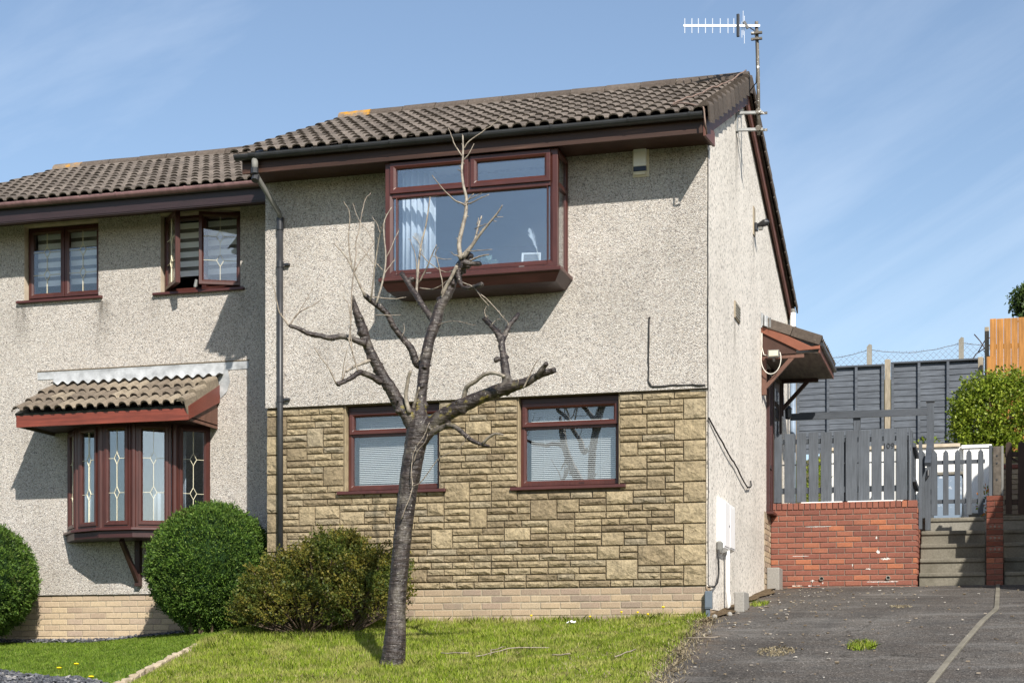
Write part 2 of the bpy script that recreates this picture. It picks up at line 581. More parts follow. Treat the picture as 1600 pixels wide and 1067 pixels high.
def sheet(name, xl, xr, y0, y1, nx, ny, lift, mat, wob=0, **kw):
    mb = MB()
    for j in range(ny + 1):
        y = y0 + (y1 - y0) * j / ny
        a, b = xl(y), xr(y)
        for i in range(nx + 1):
            x = a + (b - a) * i / nx
            z = zgf(x, y) + lift
            if wob:
                z += wob * noise.noise((x * 1.7, y * 1.7, 3.1))
            mb.v.append((x, y, z))
    for j in range(ny):
        for i in range(nx):
            a = j * (nx + 1) + i
            mb.f.append((a, a + 1, a + nx + 2, a + nx + 1))
    return mb.build(name, mat, None, smooth=True, fix=False, **kw)


# soil / far ground
m = MT('far_ground', .95, .15)
m.col(m.mix(m.noise(.3, 5, .6), (.05, .065, .02), (.09, .085, .035)))
gx = [-400, -150, -60, -25, -15, -12] + list(np.arange(-10.5, 5.1, .5)) + [6.5, 9, 14, 25, 60, 150, 400]
gy = [-400, -150, -60, -30, -20] + list(np.arange(-15, 6.1, .5)) + [9, 14, 25, 60, 150, 400]
mb = MB()
for y in gy:
    for x in gx:
        mb.v.append((x, y, zgf(x, y) - .03))
k = len(gx)
for j in range(len(gy) - 1):
    for i in range(k - 1):
        a = j * k + i
        mb.f.append((a, a + 1, a + k + 1, a + k))
mb.build('ground', m.m, None, smooth=True, fix=False, kind='structure')

# lawn soil
m = MT('lawn_soil', .95, .1)
q = m.noise(2.2, 5, .6)
m.col(m.ramp(q, [(.3, (.075, .10, .018)), (.5, (.13, .14, .035)), (.7, (.24, .20, .085))]))
sheet('lawn', lambda y: interp(EDGE_L, y) + .05, lambda y: interp(EDGE_D, y), -9.4, -.02, 24, 40, -.012, m.m, .012, kind='structure')
m = MT('turf_backing', .95, .1)
m.col((.055, .10, .014))
sheet('artificial_turf', lambda y: -11.5, lambda y: interp(EDGE_L, y), -6.0, 1.16, 24, 30, -.012, m.m, .01, kind='structure')


# drive
def asphalt():
    m = MT('old_asphalt', .93, .25)
    big = m.noise(.8, 6, .62)
    c = m.ramp(big, [(.32, (.064, .057, .051)), (.5, (.090, .082, .074)), (.68, (.125, .115, .104))])
    sc1 = m.n('ShaderNodeSeparateColor', {0: m.voro(75)}).outputs[0]
    agg = m.ramp(sc1, [(0, .5), (.3, .8), (.6, 1.0), (.86, 1.35), (.975, 2.3)], True)
    c = m.mix(1.0, c, agg, 'MULTIPLY')
    # brown litter and dust towards the house and in patches
    sx = m.n('ShaderNodeSeparateXYZ', {0: m.pos()})
    near = m.ramp(sx.outputs[0], [(.0, 1), (.55, .0)])
    nn = m.ramp(m.noise(4, 6, .7), [(.42, 0), (.62, 1)])
    k = m.math('MULTIPLY', nn, m.math('ADD', near, .12))
    c = m.mix(k, c, (.15, .105, .07))
    dust = m.ramp(m.noise(1.5, 6, .7, m.pos((.5, 1.6, 1))), [(.52, 0), (.7, 1)])
    c = m.mix(m.math('MULTIPLY', dust, .5), c, (.21, .20, .185))
    wh = m.ramp(m.noise(23, 2, .4), [(.79, 0), (.80, 1)])
    c = m.mix(wh, c, (.5, .48, .43))
    wp = m.n('ShaderNodeVectorMath', None, operation='ADD')
    m.set(wp.inputs[0], m.pos())
    m.set(wp.inputs[1], m.n('ShaderNodeTexNoise', {'Vector': m.pos(), 'Scale': 2.5, 'Detail': 5}).outputs['Color'])
    ck = m.voro(.75, wp.outputs[0], 'Distance', feature='DISTANCE_TO_EDGE')
    c = m.mix(m.math('MULTIPLY', m.ramp(ck, [(.004, 1), (.011, 0)]), m.ramp(m.noise(.9, 2), [(.42, 0), (.55, .8)])), c, (.028, .025, .02))
    oil = m.ramp(m.noise(1.1, 3, .5), [(.60, 0), (.72, 1)])
    c = m.mix(m.math('MULTIPLY', oil, .45), c, (.045, .042, .04))
    m.col(c)
    m.bump(m.math('ADD', m.voro(75, out='Distance'), m.math('MULTIPLY', m.noise(9, 4), 1.2)), .8, .012)
    return m.m


MAT['asphalt'] = asphalt()
dr = sheet('driveway', lambda y: interp(EDGE_D, y) - .06, lambda y: 9.0, -9.4, 5.35, 40, 50, -.006, MAT['asphalt'], .012, kind='structure')
# strip of concrete edging between the two drives
st = thing('concrete_edging', 'narrow grey concrete strip dividing the two tarmac drives', 'edging', (2.9, 0, zgf(2.9, 0)))
ys = [-9.0, -4.42, -2.43, -.59, .45, .85, 5.3]
for a, b in zip(ys[:-1], ys[1:]):
    n_ = max(1, int((b - a) / .95))
    for q in range(n_):
        y0 = a + (b - a) * q / n_ + .004
        y1 = a + (b - a) * (q + 1) / n_ - .004
        x0, x1 = interp(STRIP, y0), interp(STRIP, y1)
        mb = MB()
        vs_ = []
        for x, y in ((x0, y0), (x1, y1)):
            z = zgf(x, y)
            vs_ += [(x - .026, y, z - .05), (x + .026, y, z - .05), (x + .026, y, z + .010), (x - .026, y, z + .010)]
        mb.add(vs_, [(0, 1, 2, 3), (7, 6, 5, 4), (0, 4, 5, 1), (1, 5, 6, 2), (2, 6, 7, 3), (3, 7, 4, 0)])
        mb.build('edging_slab', MAT['step'], st, bevel=.006)
# soil strip at foot of the gable
m = MT('dry_litter_soil', .95, .1)
m.col(m.ramp(m.noise(16, 6, .7), [(.3, (.055, .040, .026)), (.55, (.12, .085, .05)), (.72, (.28, .22, .13))]))
m.bump(m.noise(22, 5, .7), .9, .02)
sheet('soil_strip', lambda y: -.04, lambda y: .16 + .06 * math.sin(y * 2.1) + .04 * math.sin(y * 5.3), -.4, 5.3, 6, 40, .012, m.m, .02, kind='structure')

# ------------------------------------------------------------------ brick helper
_bm = {}


def brick_mesh(key, wdt, h, dep, ch=.006):
    """brick with origin at the middle of its front face, front towards -Y, chamfered"""
    if key in _bm:
        return _bm[key]
    mb = MB()
    a, b = wdt / 2, h / 2
    j = lambda: random.uniform(-.0015, .0015)
    fr = [(-a + ch, j(), -b + ch), (a - ch, j(), -b + ch), (a - ch, j(), b - ch), (-a + ch, j(), b - ch)]
    md = [(-a, ch, -b), (a, ch, -b), (a, ch, b), (-a, ch, b)]
    bk = [(-a, dep, -b), (a, dep, -b), (a, dep, b), (-a, dep, b)]
    mb.v = fr + md + bk
    mb.f = [(0, 1, 2, 3)]
    for s_ in (0, 4):
        for i in range(4):
            q = (i + 1) % 4
            mb.f.append((s_ + i, s_ + 4 + i, s_ + 4 + q, s_ + q))
    _bm[key] = mb.mesh(key)
    return _bm[key]


def brick_courses(parent, mat, tag, x0, x1, z0, n, y, course=.075, length=.215, joint=.010, dep=.05, rot=None, org=None, skip=None, proud=.0):
    """stretcher bond along local X; rot/org turn it onto another plane"""
    cnt = 0
    for r_ in range(n):
        z = z0 + course * (r_ + .5)
        x = x0 - (0 if r_ % 2 == 0 else (length + joint) / 2)
        while x < x1 - .02:
            a, b = max(x, x0), min(x + length, x1)
            x += length + joint
            if b - a < .03:
                continue
            wd = b - a
            full = abs(wd - length) < .004
            if skip and skip((a + b) / 2, z):
                continue
            key = '%s_%s' % (tag, 'f%d' % random.randint(0, 2) if full else 'c%d' % round(wd * 100))
            me = brick_mesh(key, length if full else round(wd * 100) / 100, course - joint, dep)
            p = Vector(((a + b) / 2, y - proud + random.uniform(-.002, .002), z))
            if rot is not None:
                put('brick', me, mat, parent, loc=org + rot @ p, rot=rot.to_4x4())
            else:
                put('brick', me, mat, parent, loc=p)
            cnt += 1
    return cnt


# ------------------------------------------------------------------ roof tile helper
def tile_mesh(name, wd=.30, ln=.42, rolls=2, h=.038, th=.015, lift=.028, seg=6):
    mb = MB()
    us = (0, .13, .19, .30, .5, .70, .81, .87)
    prof = []
    for r_ in range(rolls):
        for u in us:
            t = (u - .5) / .37
            prof.append(((r_ + u) * wd / rolls, h * math.sqrt(max(0, 1 - t * t)) if abs(t) < 1 else 0))
    prof.append((wd, 0))
    n = len(prof) - 1
    for v, w_ in ((0, lift), (ln, 0)):
        for x, z in prof:
            mb.v.append((x, v, z + w_))
    k = n + 1
    for i in range(n):
        mb.f.append((i, i + 1, k + i + 1, k + i))
    o = len(mb.v)
    for x, z in prof:
        mb.v.append((x, 0, z + lift))
    for x, z in prof:
        mb.v.append((x, .003, z + lift - th))
    for i in range(n):
        mb.f.append((o + k + i, o + k + i + 1, o + i + 1, o + i))
    me = mb.mesh(name, fix=False, smooth=True)
    me['nose'] = (n, 2 * n)
    return me


TILE = tile_mesh('double_roman_tile', .297)


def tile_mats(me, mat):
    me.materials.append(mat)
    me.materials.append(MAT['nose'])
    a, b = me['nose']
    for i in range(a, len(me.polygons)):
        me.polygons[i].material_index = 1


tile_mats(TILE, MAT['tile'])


def slope_rot(pitch, facing='front'):
    c, s = math.cos(pitch), math.sin(pitch)
    if facing == 'front':
        ax, up, nn = (1, 0, 0), (0, c, s), (0, -s, c)
    elif facing == 'back':
        ax, up, nn = (-1, 0, 0), (0, -c, s), (0, s, c)
    else:
        ax, up, nn = (0, 1, 0), (-c, 0, s), (s, 0, c)
    return Matrix((ax, up, nn)).transposed()


def tiles(parent, org, pitch, ncol, nrow, gauge, me=TILE, wd=.297, facing='front', jit=.004, name='tile'):
    rot = slope_rot(pitch, facing)
    for r_ in range(nrow):
        for c in range(ncol):
            p = Vector((c * wd + random.uniform(-jit, jit) * .5, r_ * gauge + random.uniform(-jit, jit), .005 * random.random()))
            tw = Matrix.Rotation(random.uniform(-.006, .006), 3, 'Z') @ Matrix.Rotation(random.uniform(-.008, .008), 3, 'X')
            put(name, me, None, parent, loc=Vector(org) + rot @ p, rot=(rot @ tw).to_4x4())


def ridge_tiles(parent, x0, x1, y, z, rad=.125, ln=.44, first=None):
    n = round((x1 - x0) / ln)
    ln = (x1 - x0) / n
    mb = MB()
    sg = 8
    for x in (0, ln - .012):
        for rr in (rad, rad - .02):
            for i in range(sg + 1):
                t = math.pi * i / sg
                mb.v.append((x, math.cos(t) * rr * 1.15, math.sin(t) * rr - .03))
    k = sg + 1
    for i in range(sg):
        mb.f.append((i, i + 1, 2 * k + i + 1, 2 * k + i))
        mb.f.append((k + i, 3 * k + i, 3 * k + i + 1, k + i + 1))
        mb.f.append((i, k + i, k + i + 1, i + 1))
        mb.f.append((2 * k + i, 2 * k + i + 1, 3 * k + i + 1, 3 * k + i))
    me = mb.mesh('ridge_tile')
    me.materials.append(MAT['ridge'])
    for i in range(n):
        mm = me
        if first and i == 0:
            mm = me.copy()
            mm.materials.clear()
            mm.materials.append(MAT['lichen'])
        put('ridge_tile', mm, None, parent, loc=(x0 + i * ln, y, z + random.uniform(-.004, .004)), rot=Matrix.Rotation(random.uniform(-.012, .012), 4, 'Y'))
    mb = MB()                                            # mortar bed that shows in the joints
    mb.tube([(x0 + .02, y, z - .02), (x1 - .02, y, z - .02)], rad - .015, 12)
    mb.build('ridge_mortar', MAT['mortar_pale'], parent)


def gutter(parent, x0, x1, y, z, rad, mat, brk, unions=(), sub='gutter'):
    """half-round gutter along X with its rim at z"""
    mb = MB()
    sg = 10
    for x in (x0, x1):
        for rr in (rad, rad - .006):
            for i in range(sg + 1):
                t = math.pi + math.pi * i / sg
                mb.v.append((x, y + math.cos(t) * rr, z + math.sin(t) * rr))
    k = sg + 1
    for i in range(sg):
        mb.f += [(i, i + 1, 2 * k + i + 1, 2 * k + i), (k + i, 3 * k + i, 3 * k + i + 1, k + i + 1)]
    for e in (0, 2 * k):
        mb.f.append(tuple(e + i for i in range(k)))
    mb.f += [(0, 2 * k, 3 * k, k), (sg, k + sg, 3 * k + sg, 2 * k + sg)]
    g = mb.build(sub, mat, parent, smooth=False)
    for x, wd, c in [(b, .022, mat) for b in brk] + [(u, .075, MAT['black']) for u in unions]:
        mb = MB()
        for xx in (x - wd / 2, x + wd / 2):
            for i in range(sg + 1):
                t = math.pi + math.pi * i / sg
                mb.v.append((xx, y + math.cos(t) * (rad + .007), z + .004 + math.sin(t) * (rad + .007)))
        for i in range(sg):
            mb.f.append((i, i + 1, k + i + 1, k + i))
        mb.f += [tuple(range(k)), tuple(range(2 * k - 1, k - 1, -1))]
        mb.build('gutter_bracket' if wd < .05 else 'gutter_union', c, g)
    return g


# ------------------------------------------------------------------ window helper
def frame_prof(wd, yf, yb, lip=.016):
    return [(0, yb), (0, yf), (wd * .62, yf), (wd, yf + lip), (wd, yb)]


def pane(parent, x0, x1, z0, z1, y, M=None, mat='glass', name='pane'):
    mb = MB().box(x0, x1, y, y + .006, z0, z1)
    if M is not None:
        mb.xform(M)
    return mb.build(name, MAT[mat], parent)


def piece(mb, name, mat, parent, M=None, bevel=.003):
    if M is not None:
        mb.xform(M)
    return mb.build(name, MAT[mat] if isinstance(mat, str) else mat, parent, bevel=bevel)

# ------------------------------------------------------------------ right-hand house
XL, XR = -5.11, 0.0
YB = 8.2
ZP, ZS, ZE = .79, 2.895, 5.50            # plinth top, stone top, soffit
RIDGE_Y, RIDGE_Z = 2.64, 7.06
houseA = thing('house', 'right-hand house with stone-clad ground floor and square box bay window under the roof', 'house', (-2.5, 4, .45))
W1 = (-4.152, -3.005, 1.895, 2.885)
W2 = (-2.107, -.957, 1.885, 2.89)
BAY = (-3.40, -1.58, 4.20, 5.46)


def wall_with_holes(x0, x1, z0, z1, y0, y1, holes):
    """boxes round rectangular openings"""
    xs = sorted({x0, x1, *[h[0] for h in holes], *[h[1] for h in holes]})
    zs = sorted({z0, z1, *[h[2] for h in holes if h[2] > z0], *[h[3] for h in holes if h[3] < z1]})
    mb = MB()
    nx, nz = len(xs), len(zs)
    inside = lambda i, j: any(h[0] - 1e-6 <= (xs[i] + xs[i + 1]) / 2 <= h[1] and h[2] - 1e-6 <= (zs[j] + zs[j + 1]) / 2 <= h[3] for h in holes)
    solid = [[not inside(i, j) for j in range(nz - 1)] for i in range(nx - 1)]
    idx = {}

    def V(i, j, s):
        if (i, j, s) not in idx:
            idx[(i, j, s)] = len(mb.v)
            mb.v.append((xs[i], y0 if s == 0 else y1, zs[j]))
        return idx[(i, j, s)]
    for i in range(nx - 1):
        for j in range(nz - 1):
            if not solid[i][j]:
                continue
            mb.f.append((V(i, j, 0), V(i + 1, j, 0), V(i + 1, j + 1, 0), V(i, j + 1, 0)))
            mb.f.append((V(i, j, 1), V(i, j + 1, 1), V(i + 1, j + 1, 1), V(i + 1, j, 1)))
            for di, dj, e in ((-1, 0, ((i, j), (i, j + 1))), (1, 0, ((i + 1, j), (i + 1, j + 1))), (0, -1, ((i, j), (i + 1, j))), (0, 1, ((i, j + 1), (i + 1, j + 1)))):
                a, b = i + di, j + dj
                if 0 <= a < nx - 1 and 0 <= b < nz - 1 and solid[a][b]:
                    continue
                (p, q), (r_, t) = e
                mb.f.append((V(p, q, 0), V(r_, t, 0), V(r_, t, 1), V(p, q, 1)))
    return mb


# front: pebbledash above, mortar backing below
wall_with_holes(XL, XR - .004, ZS, ZE + .1, -.04, .25, [BAY]).build('front_wall', MAT['cast'], houseA)
cl = wall_with_holes(XL + .004, -.201, .1, ZS - .004, .012, .25, [W1, W2]).build('stone_cladding', MAT['mortar'], houseA)
# gable wall (right) and the hidden walls


def rear_z(y):
    return RIDGE_Z - .338 * (y - RIDGE_Y)


def front_z(y):
    return RIDGE_Z - .436 * (RIDGE_Y - y)


dz = .12
gp = [(-.25, .251, .55), (-.25, YB, .55), (-.25, YB, rear_z(YB) - dz), (-.25, RIDGE_Y, RIDGE_Z - dz), (-.25, .251, front_z(.251) - dz)]
MB().prism(gp, (.25, 0, 0)).build('gable_wall', MAT['cast_side'], houseA)
MB().prism([(-.15, -.036, ZS), (-.15, .2505, ZS), (-.15, .2505, front_z(.25) - dz), (-.15, -.036, front_z(-.036) - dz - .02)], (.1525, 0, 0)).build('gable_return', MAT['cast_side'], houseA)
# corner return of the gable in front of the first piece
MB().box(-.2, -.0, .03, .2505, .79, ZS - .002).build('corner_render', MAT['cast_side'], houseA)
gp2 = [(XL, .251, .1), (XL, YB, .1), (XL, YB, rear_z(YB) - dz), (XL, RIDGE_Y, RIDGE_Z - dz), (XL, .251, front_z(.251) - dz)]
MB().prism(gp2, (.2, 0, 0)).build('party_wall', MAT['cast'], houseA)
MB().box(XL + .2, -.25, YB - .2, YB, .1, rear_z(YB) - dz).build('rear_wall', MAT['cast'], houseA)
# inside: floor slabs and a rear partition
MB().box(XL + .2, -.25, .26, 3.6, 2.95, 3.15).build('floor_slab', MAT['room'], houseA)
MB().box(XL + .2, -.25, .26, 3.6, 5.5, 5.56).build('bedroom_ceiling', MAT['room'], houseA)
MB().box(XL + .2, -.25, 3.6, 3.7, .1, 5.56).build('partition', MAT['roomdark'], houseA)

# ---- stone cladding, stone by stone
U = .0742
NR = 28
GX = .05
NC = int(round((XR - XL) / GX))
z0s = ZP + .004
occ = [[False] * NC for _ in range(NR)]
for wx0, wx1, wz0, wz1 in (W1, W2):
    for r_ in range(NR):
        zc = z0s + (r_ + .5) * U
        for c in range(NC):
            xc = XL + (c + .5) * GX
            if wx0 < xc < wx1 and zc > wz0 - .02:
                occ[r_][c] = True
stones = []


def take(r0, c0, h, wd):
    for r_ in range(r0, r0 + h):
        for c in range(c0, c0 + wd):
            occ[r_][c] = True
    stones.append((c0, r0, wd, h))


r_ = 0
alt = 0
while r_ < NR:                                            # quoins up both corners
    h = min(3, NR - r_)
    wd = 5 if alt % 2 == 0 else 7
    take(r_, NC - wd, h, wd)
    take(r_, 0, h, 3 if alt % 2 else 5)
    alt += 1
    r_ += h
rs = random.Random(4)
for r_ in range(NR):
    c = 0
    while c < NC:
        if occ[r_][c]:
            c += 1
            continue
        L = 0
        while c + L < NC and not occ[r_][c + L]:
            L += 1
        for _ in range(12):
            h = rs.choices((1, 2, 3), (88, 8, 4))[0]
            wd = rs.choice((4, 5, 5, 6, 6, 7, 7)) if h == 1 else (rs.choice((4, 5, 6, 6)) if h == 2 else rs.choice((4, 5, 6, 7)))
            if L - wd < 3:
                wd = L if L <= 8 else L // 2
            if h > 1 and wd < 4:
                h = 1
            if r_ + h > NR:
                continue
            if all(not occ[q][cc] for q in range(r_, r_ + h) for cc in range(c, c + wd)):
                break
        else:
            h, wd = 1, min(L, 6)
        take(r_, c, h, wd)
        c += wd


def stone_mesh(wd, h, seed, rough=1.0, ny=None):
    j = .005
    a0, a1, b0, b1 = j, wd - j, j, h - j
    us = [0, .0065 / wd] + [i / max(2, min(6, round(wd / .065))) for i in range(1, max(2, min(6, round(wd / .065))))] + [1 - .0065 / wd, 1]
    vn = 2 if h < .1 else (3 if h < .17 else 4)
    vs2 = [0, .0065 / h] + [i / vn for i in range(1, vn)] + [1 - .0065 / h, 1]
    nx, nz_ = len(us) - 1, len(vs2) - 1
    ns = Vector((seed * 3.17, seed * 1.31, seed * 7.7))
    mb = MB()
    base = rs.uniform(.008, .018) * rough
    for k in range(nz_ + 1):
        for i in range(nx + 1):
            u, v = us[i], vs2[k]
            x = a0 + (a1 - a0) * u
            z = b0 + (b1 - b0) * v
            e = 0.0 if i in (0, nx) or k in (0, nz_) else (.62 if i in (1, nx - 1) or k in (1, nz_ - 1) else 1.0)
            if 1 < i < nx - 1:
                x += rs.uniform(-.012, .012)
            elif 0 < i < nx:
                x += rs.uniform(-.0015, .0015)
            if 1 < k < nz_ - 1:
                z += rs.uniform(-.010, .010) * (h / .1)
            elif 0 < k < nz_:
                z += rs.uniform(-.002, .002)
            nn = noise.noise(Vector((x * 11, 0, z * 15)) + ns) + .6 * noise.noise(Vector((x * 27, 0, z * 33)) + ns)
            y = -e * (base + .017 * rough * (nn + .45)) + .001
            # rock face: fuller towards the top, undercut below
            y -= e * (.010 if h < .1 else .004) * (v - .35)
            mb.v.append((x, min(y, .004), z))
    k = nx + 1
    for q in range(nz_):
        for i in range(nx):
            a = q * k + i
            if (i + q) % 2:
                mb.f += [(a, a + 1, a + k + 1), (a, a + k + 1, a + k)]
            else:
                mb.f += [(a, a + 1, a + k), (a + 1, a + k + 1, a + k)]
    rim = [i for i in range(k)] + [q * k + nx for q in range(1, nz_ + 1)] + [nz_ * k + i for i in range(nx - 1, -1, -1)] + [q * k for q in range(nz_ - 1, 0, -1)]
    o = len(mb.v)
    for i in rim:
        x, y, z = mb.v[i]
        mb.v.append((x, .03, z))
    for i in range(len(rim)):
        q = (i + 1) % len(rim)
        mb.f.append((rim[i], o + i, o + q, rim[q]))
    return mb.mesh('stone', fix=False)


print('stones', len(stones))
def hidden_key(s):
    c, r_, wd, h = s
    xc = XL + (c + wd / 2) * GX
    zc = z0s + (r_ + h / 2) * U
    behind = -4.75 < xc < -3.25 and zc < 1.35
    return (behind, -wd * h)


stones.sort(key=hidden_key)
rest = MB()
for n_, (c, r_, wd, h) in enumerate(stones):
    me = stone_mesh(wd * GX, h * U, n_)
    x = XL + c * GX
    if c + wd == NC:
        x -= .002
    p = Vector((x, -.002, z0s + r_ * U))
    if n_ < 300:
        put('stone', me, MAT['stone'], cl, loc=p)
    else:
        rest.add([v.co + p for v in me.vertices], [tuple(f.vertices) for f in me.polygons])
        bpy.data.meshes.remove(me)
if rest.v:
    rest.build('small_stones', speckled('buff_stone_small', [(0, (.225, .175, .110)), (.2, (.295, .232, .142)), (.5, (.345, .275, .170)), (.8, (.385, .31, .195)), (1, (.285, .24, .168))], by='isl', nscale=30, namp=.5, bump=1.0, bdist=.02, dirt=(.13, .105, .07), dirt_scale=1.1, dirt_lo=.44, dirt_hi=.72, dirt_amt=.45), cl, fix=False, kind='stuff')

# ---- plinth
MB().box(XL + .01, -.012, .006, .2, -.1, ZP - .004).build('plinth', MAT['mortar_pale'], houseA)
pl = [o for o in houseA.children if o.name.startswith('plinth')][0]
print('bricks A', brick_courses(pl, MAT['buff'], 'buff', XL + .004, -.004, ZP - .005 - 6 * .075, 6, 0, proud=.0))
# side plinth under the gable
MB().box(-.2, -.012, .02, 2.4, .1, .80).build('side_plinth', MAT['mortar_pale'], houseA)
sp_ = [o for o in houseA.children if o.name.startswith('side_plinth')][0]
RX = Matrix.Rotation(math.pi / 2, 3, 'Z')                # local x -> +y, front (-y) -> +x
brick_courses(sp_, MAT['buff'], 'buff', .03, 2.3, ZP - .005 - 5 * .075, 5, 0, rot=RX, org=Vector((-.006, 0, 0)))
# brick section past the end of the render, beside the porch
MB().box(-.2, -.012 + .02, 4.72, 5.34, .5, 2.0).build('porch_plinth', MAT['mortar_pale'], houseA)
sp2 = [o for o in houseA.children if o.name.startswith('porch_plinth')][0]
brick_courses(sp2, MAT['buffB'], 'buff', 4.72, 5.34, .72, 16, 0, rot=RX, org=Vector((.014, 0, 0)))


# ---- ground floor windows
def low_window(hole, label):
    x0, x1, z0, z1 = hole
    x0 += .012
    x1 -= .012
    yf = .095
    tz = z1 - .315                                        # transom height
    fr = MB().ring(x0, x1, z0 + .035, z1 - .005, frame_prof(.058, yf, yf + .07))
    fr.box(x0 + .05, x1 - .05, yf + .001, yf + .068, tz - .03, tz + .024)
    f = piece(fr, 'window', 'maroon_v', houseA)
    f['label'] = label
    piece(MB().box(x0 + .003, x1 - .003, yf - .012, yf + .05, z1 - .065, z1 - .008), 'head_trim', 'darkmaroon', f)
    piece(MB().ring(x0 + .022, x1 - .022, tz - .004, z1 - .066, frame_prof(.052, yf - .026, yf + .045)), 'top_sash', 'maroon', f)
    pane(f, x0 + .06, x1 - .06, tz + .03, z1 - .10, yf + .02)
    pane(f, x0 + .05, x1 - .05, z0 + .085, tz - .028, yf + .03)
    mb = MB()
    mb.prism([(x0 - .085, yf + .06, z0 + .034), (x0 - .085, -.052, z0 + .016), (x0 - .085, -.056, z0 - .018), (x0 - .085, -.044, z0 - .022), (x0 - .085, yf + .06, z0 - .012)], (x1 - x0 + .17, 0, 0))
    piece(mb, 'sill', 'maroon', f)
    # reveal linings
    for xa in (x0 - .011, x1 + .001):
        MB().box(xa, xa + .010, .004, .155, z0, z1 - .003).build('reveal', MAT['reveal_stone'], f)
    # trickle vent and handle marks on the bottom rail
    MB().box((x0 + x1) / 2 + .1, (x0 + x1) / 2 + .16, yf - .004, yf, z0 + .055, z0 + .064).build('drain_cap', MAT['darkmaroon'], f)
    return f


low_window(W1, 'left ground-floor window with top opening light')
low_window(W2, 'right ground-floor window with top opening light')
for hole, lab in ((W1, 'white venetian blind in the ground-floor window behind the tree trunk'), (W2, 'white venetian blind in the ground-floor window right of the tree')):
    x0, x1, z0, z1 = hole
    b = thing('venetian_blind', lab, 'blind', ((x0 + x1) / 2, .215, z0 + .1), 'venetian blinds')
    mb = MB()
    wd = (x1 - x0 - .20)
    mb.add([(-wd / 2, -.008, -.0072), (wd / 2, -.008, -.0072), (wd / 2, 0, .0007), (-wd / 2, 0, .0007), (wd / 2, .008, .0068), (-wd / 2, .008, .0068)], [(0, 1, 2, 3), (3, 2, 4, 5)])
    me = mb.mesh('slat', fix=False, smooth=True)
    zz = z1 - .07
    while zz > z0 + .12:
        put('slat', me, MAT['slat'], b, loc=((x0 + x1) / 2, .215, zz))
        zz -= .0213
    MB().box(x0 + .10, x1 - .10, .203, .227, z0 + .095, z0 + .108).build('bottom_bar', MAT['slat'], b)
    for t in (.16, .5, .84):
        xx = x0 + .1 + wd * t
        MB().box(xx - .001, xx + .001, .201, .203, z0 + .1, z1 - .06).build('cord', MAT['slat'], b)

# ---- box bay window upstairs
BY = -.50
bx0, bx1, bz0, bz1 = -3.471, -1.525, 4.175, 5.44
mb = MB()
mb.ring(bx0, bx1, bz0, bz1, frame_prof(.085, BY, BY + .07))
mb.box(bx0 + .08, bx1 - .08, BY + .002, BY + .066, 5.048, 5.10)
mb.box(-2.522, -2.482, BY + .002, BY + .064, 5.10, bz1 - .03)
bay = piece(mb, 'bay_window', 'maroon_v', houseA)
for a, b in ((bx0 + .062, -2.513), (-2.488, bx1 - .075)):
    piece(MB().ring(a, b, 5.092, bz1 - .014, frame_prof(.066, BY - .022, BY + .05)), 'top_sash', 'maroon', bay)
    pane(bay, a + .06, b - .06, 5.152, bz1 - .075, BY + .02, mat='glass_b')
pane(bay, bx0 + .08, bx1 - .08, bz0 + .07, 5.05, BY + .03, mat='glass_b')
piece(MB().ring(bx0 + .125, bx1 - .108, bz0 + .034, 5.048, [(0, BY + .06), (0, BY - .006), (.012, BY + .004), (.012, BY + .06)]), 'glazing_bead', 'maroon', bay)
for s, xx in ((1, bx1), (-1, bx0)):                     # returns
    M = Matrix(((0, s, 0, xx), (s, 0, 0, -.035), (0, 0, 1, 0), (0, 0, 0, 1)))
    # local x runs from wall (0) out to the front (-.42); local y is depth into the bay
    M = Matrix.Translation((xx, 0, 0)) @ (Matrix.Rotation(math.pi / 2, 4, 'Z') if s > 0 else Matrix.Rotation(-math.pi / 2, 4, 'Z'))
    u0, u1 = (BY + .004, -.036) if s > 0 else (.036, -BY - .004)
    mb = MB().ring(u0, u1, bz0, bz1, frame_prof(.06, -.002, .06))
    mb.box(u0 + .05, u1 - .05, 0, .055, 5.05, 5.10)
    piece(mb, 'side_light', 'maroon_v', bay, M)
    pane(bay, u0 + .055, u1 - .055, bz0 + .06, 5.05, .02, M, 'glass_b')
    pane(bay, u0 + .055, u1 - .055, 5.10, bz1 - .055, .02, M, 'glass_b')
# sill board and cove under the bay
sx0, sx1 = bx0 - .055, bx1 + .055
mb = MB()
top = [(sx0, -.036), (sx0, BY - .075), (sx1, BY - .075), (sx1, -.036)]


def loops(mb, levels):
    n = len(levels[0])
    o = len(mb.v)
    for l in levels:
        mb.v += l
    for i in range(len(levels) - 1):
        for k in range(n):
            q = (k + 1) % n
            mb.f.append((o + i * n + k, o + i * n + q, o + (i + 1) * n + q, o + (i + 1) * n + k))
    mb.f.append(tuple(o + k for k in range(n)))
    mb.f.append(tuple(o + (len(levels) - 1) * n + k for k in range(n - 1, -1, -1)))
    return mb


def inset(p, d, z):
    (a, b), (c, e), (f, g), (h, i) = p
    return [(a + d, b, z), (c + d, e + d, z), (f - d, g + d, z), (h - d, i, z)]


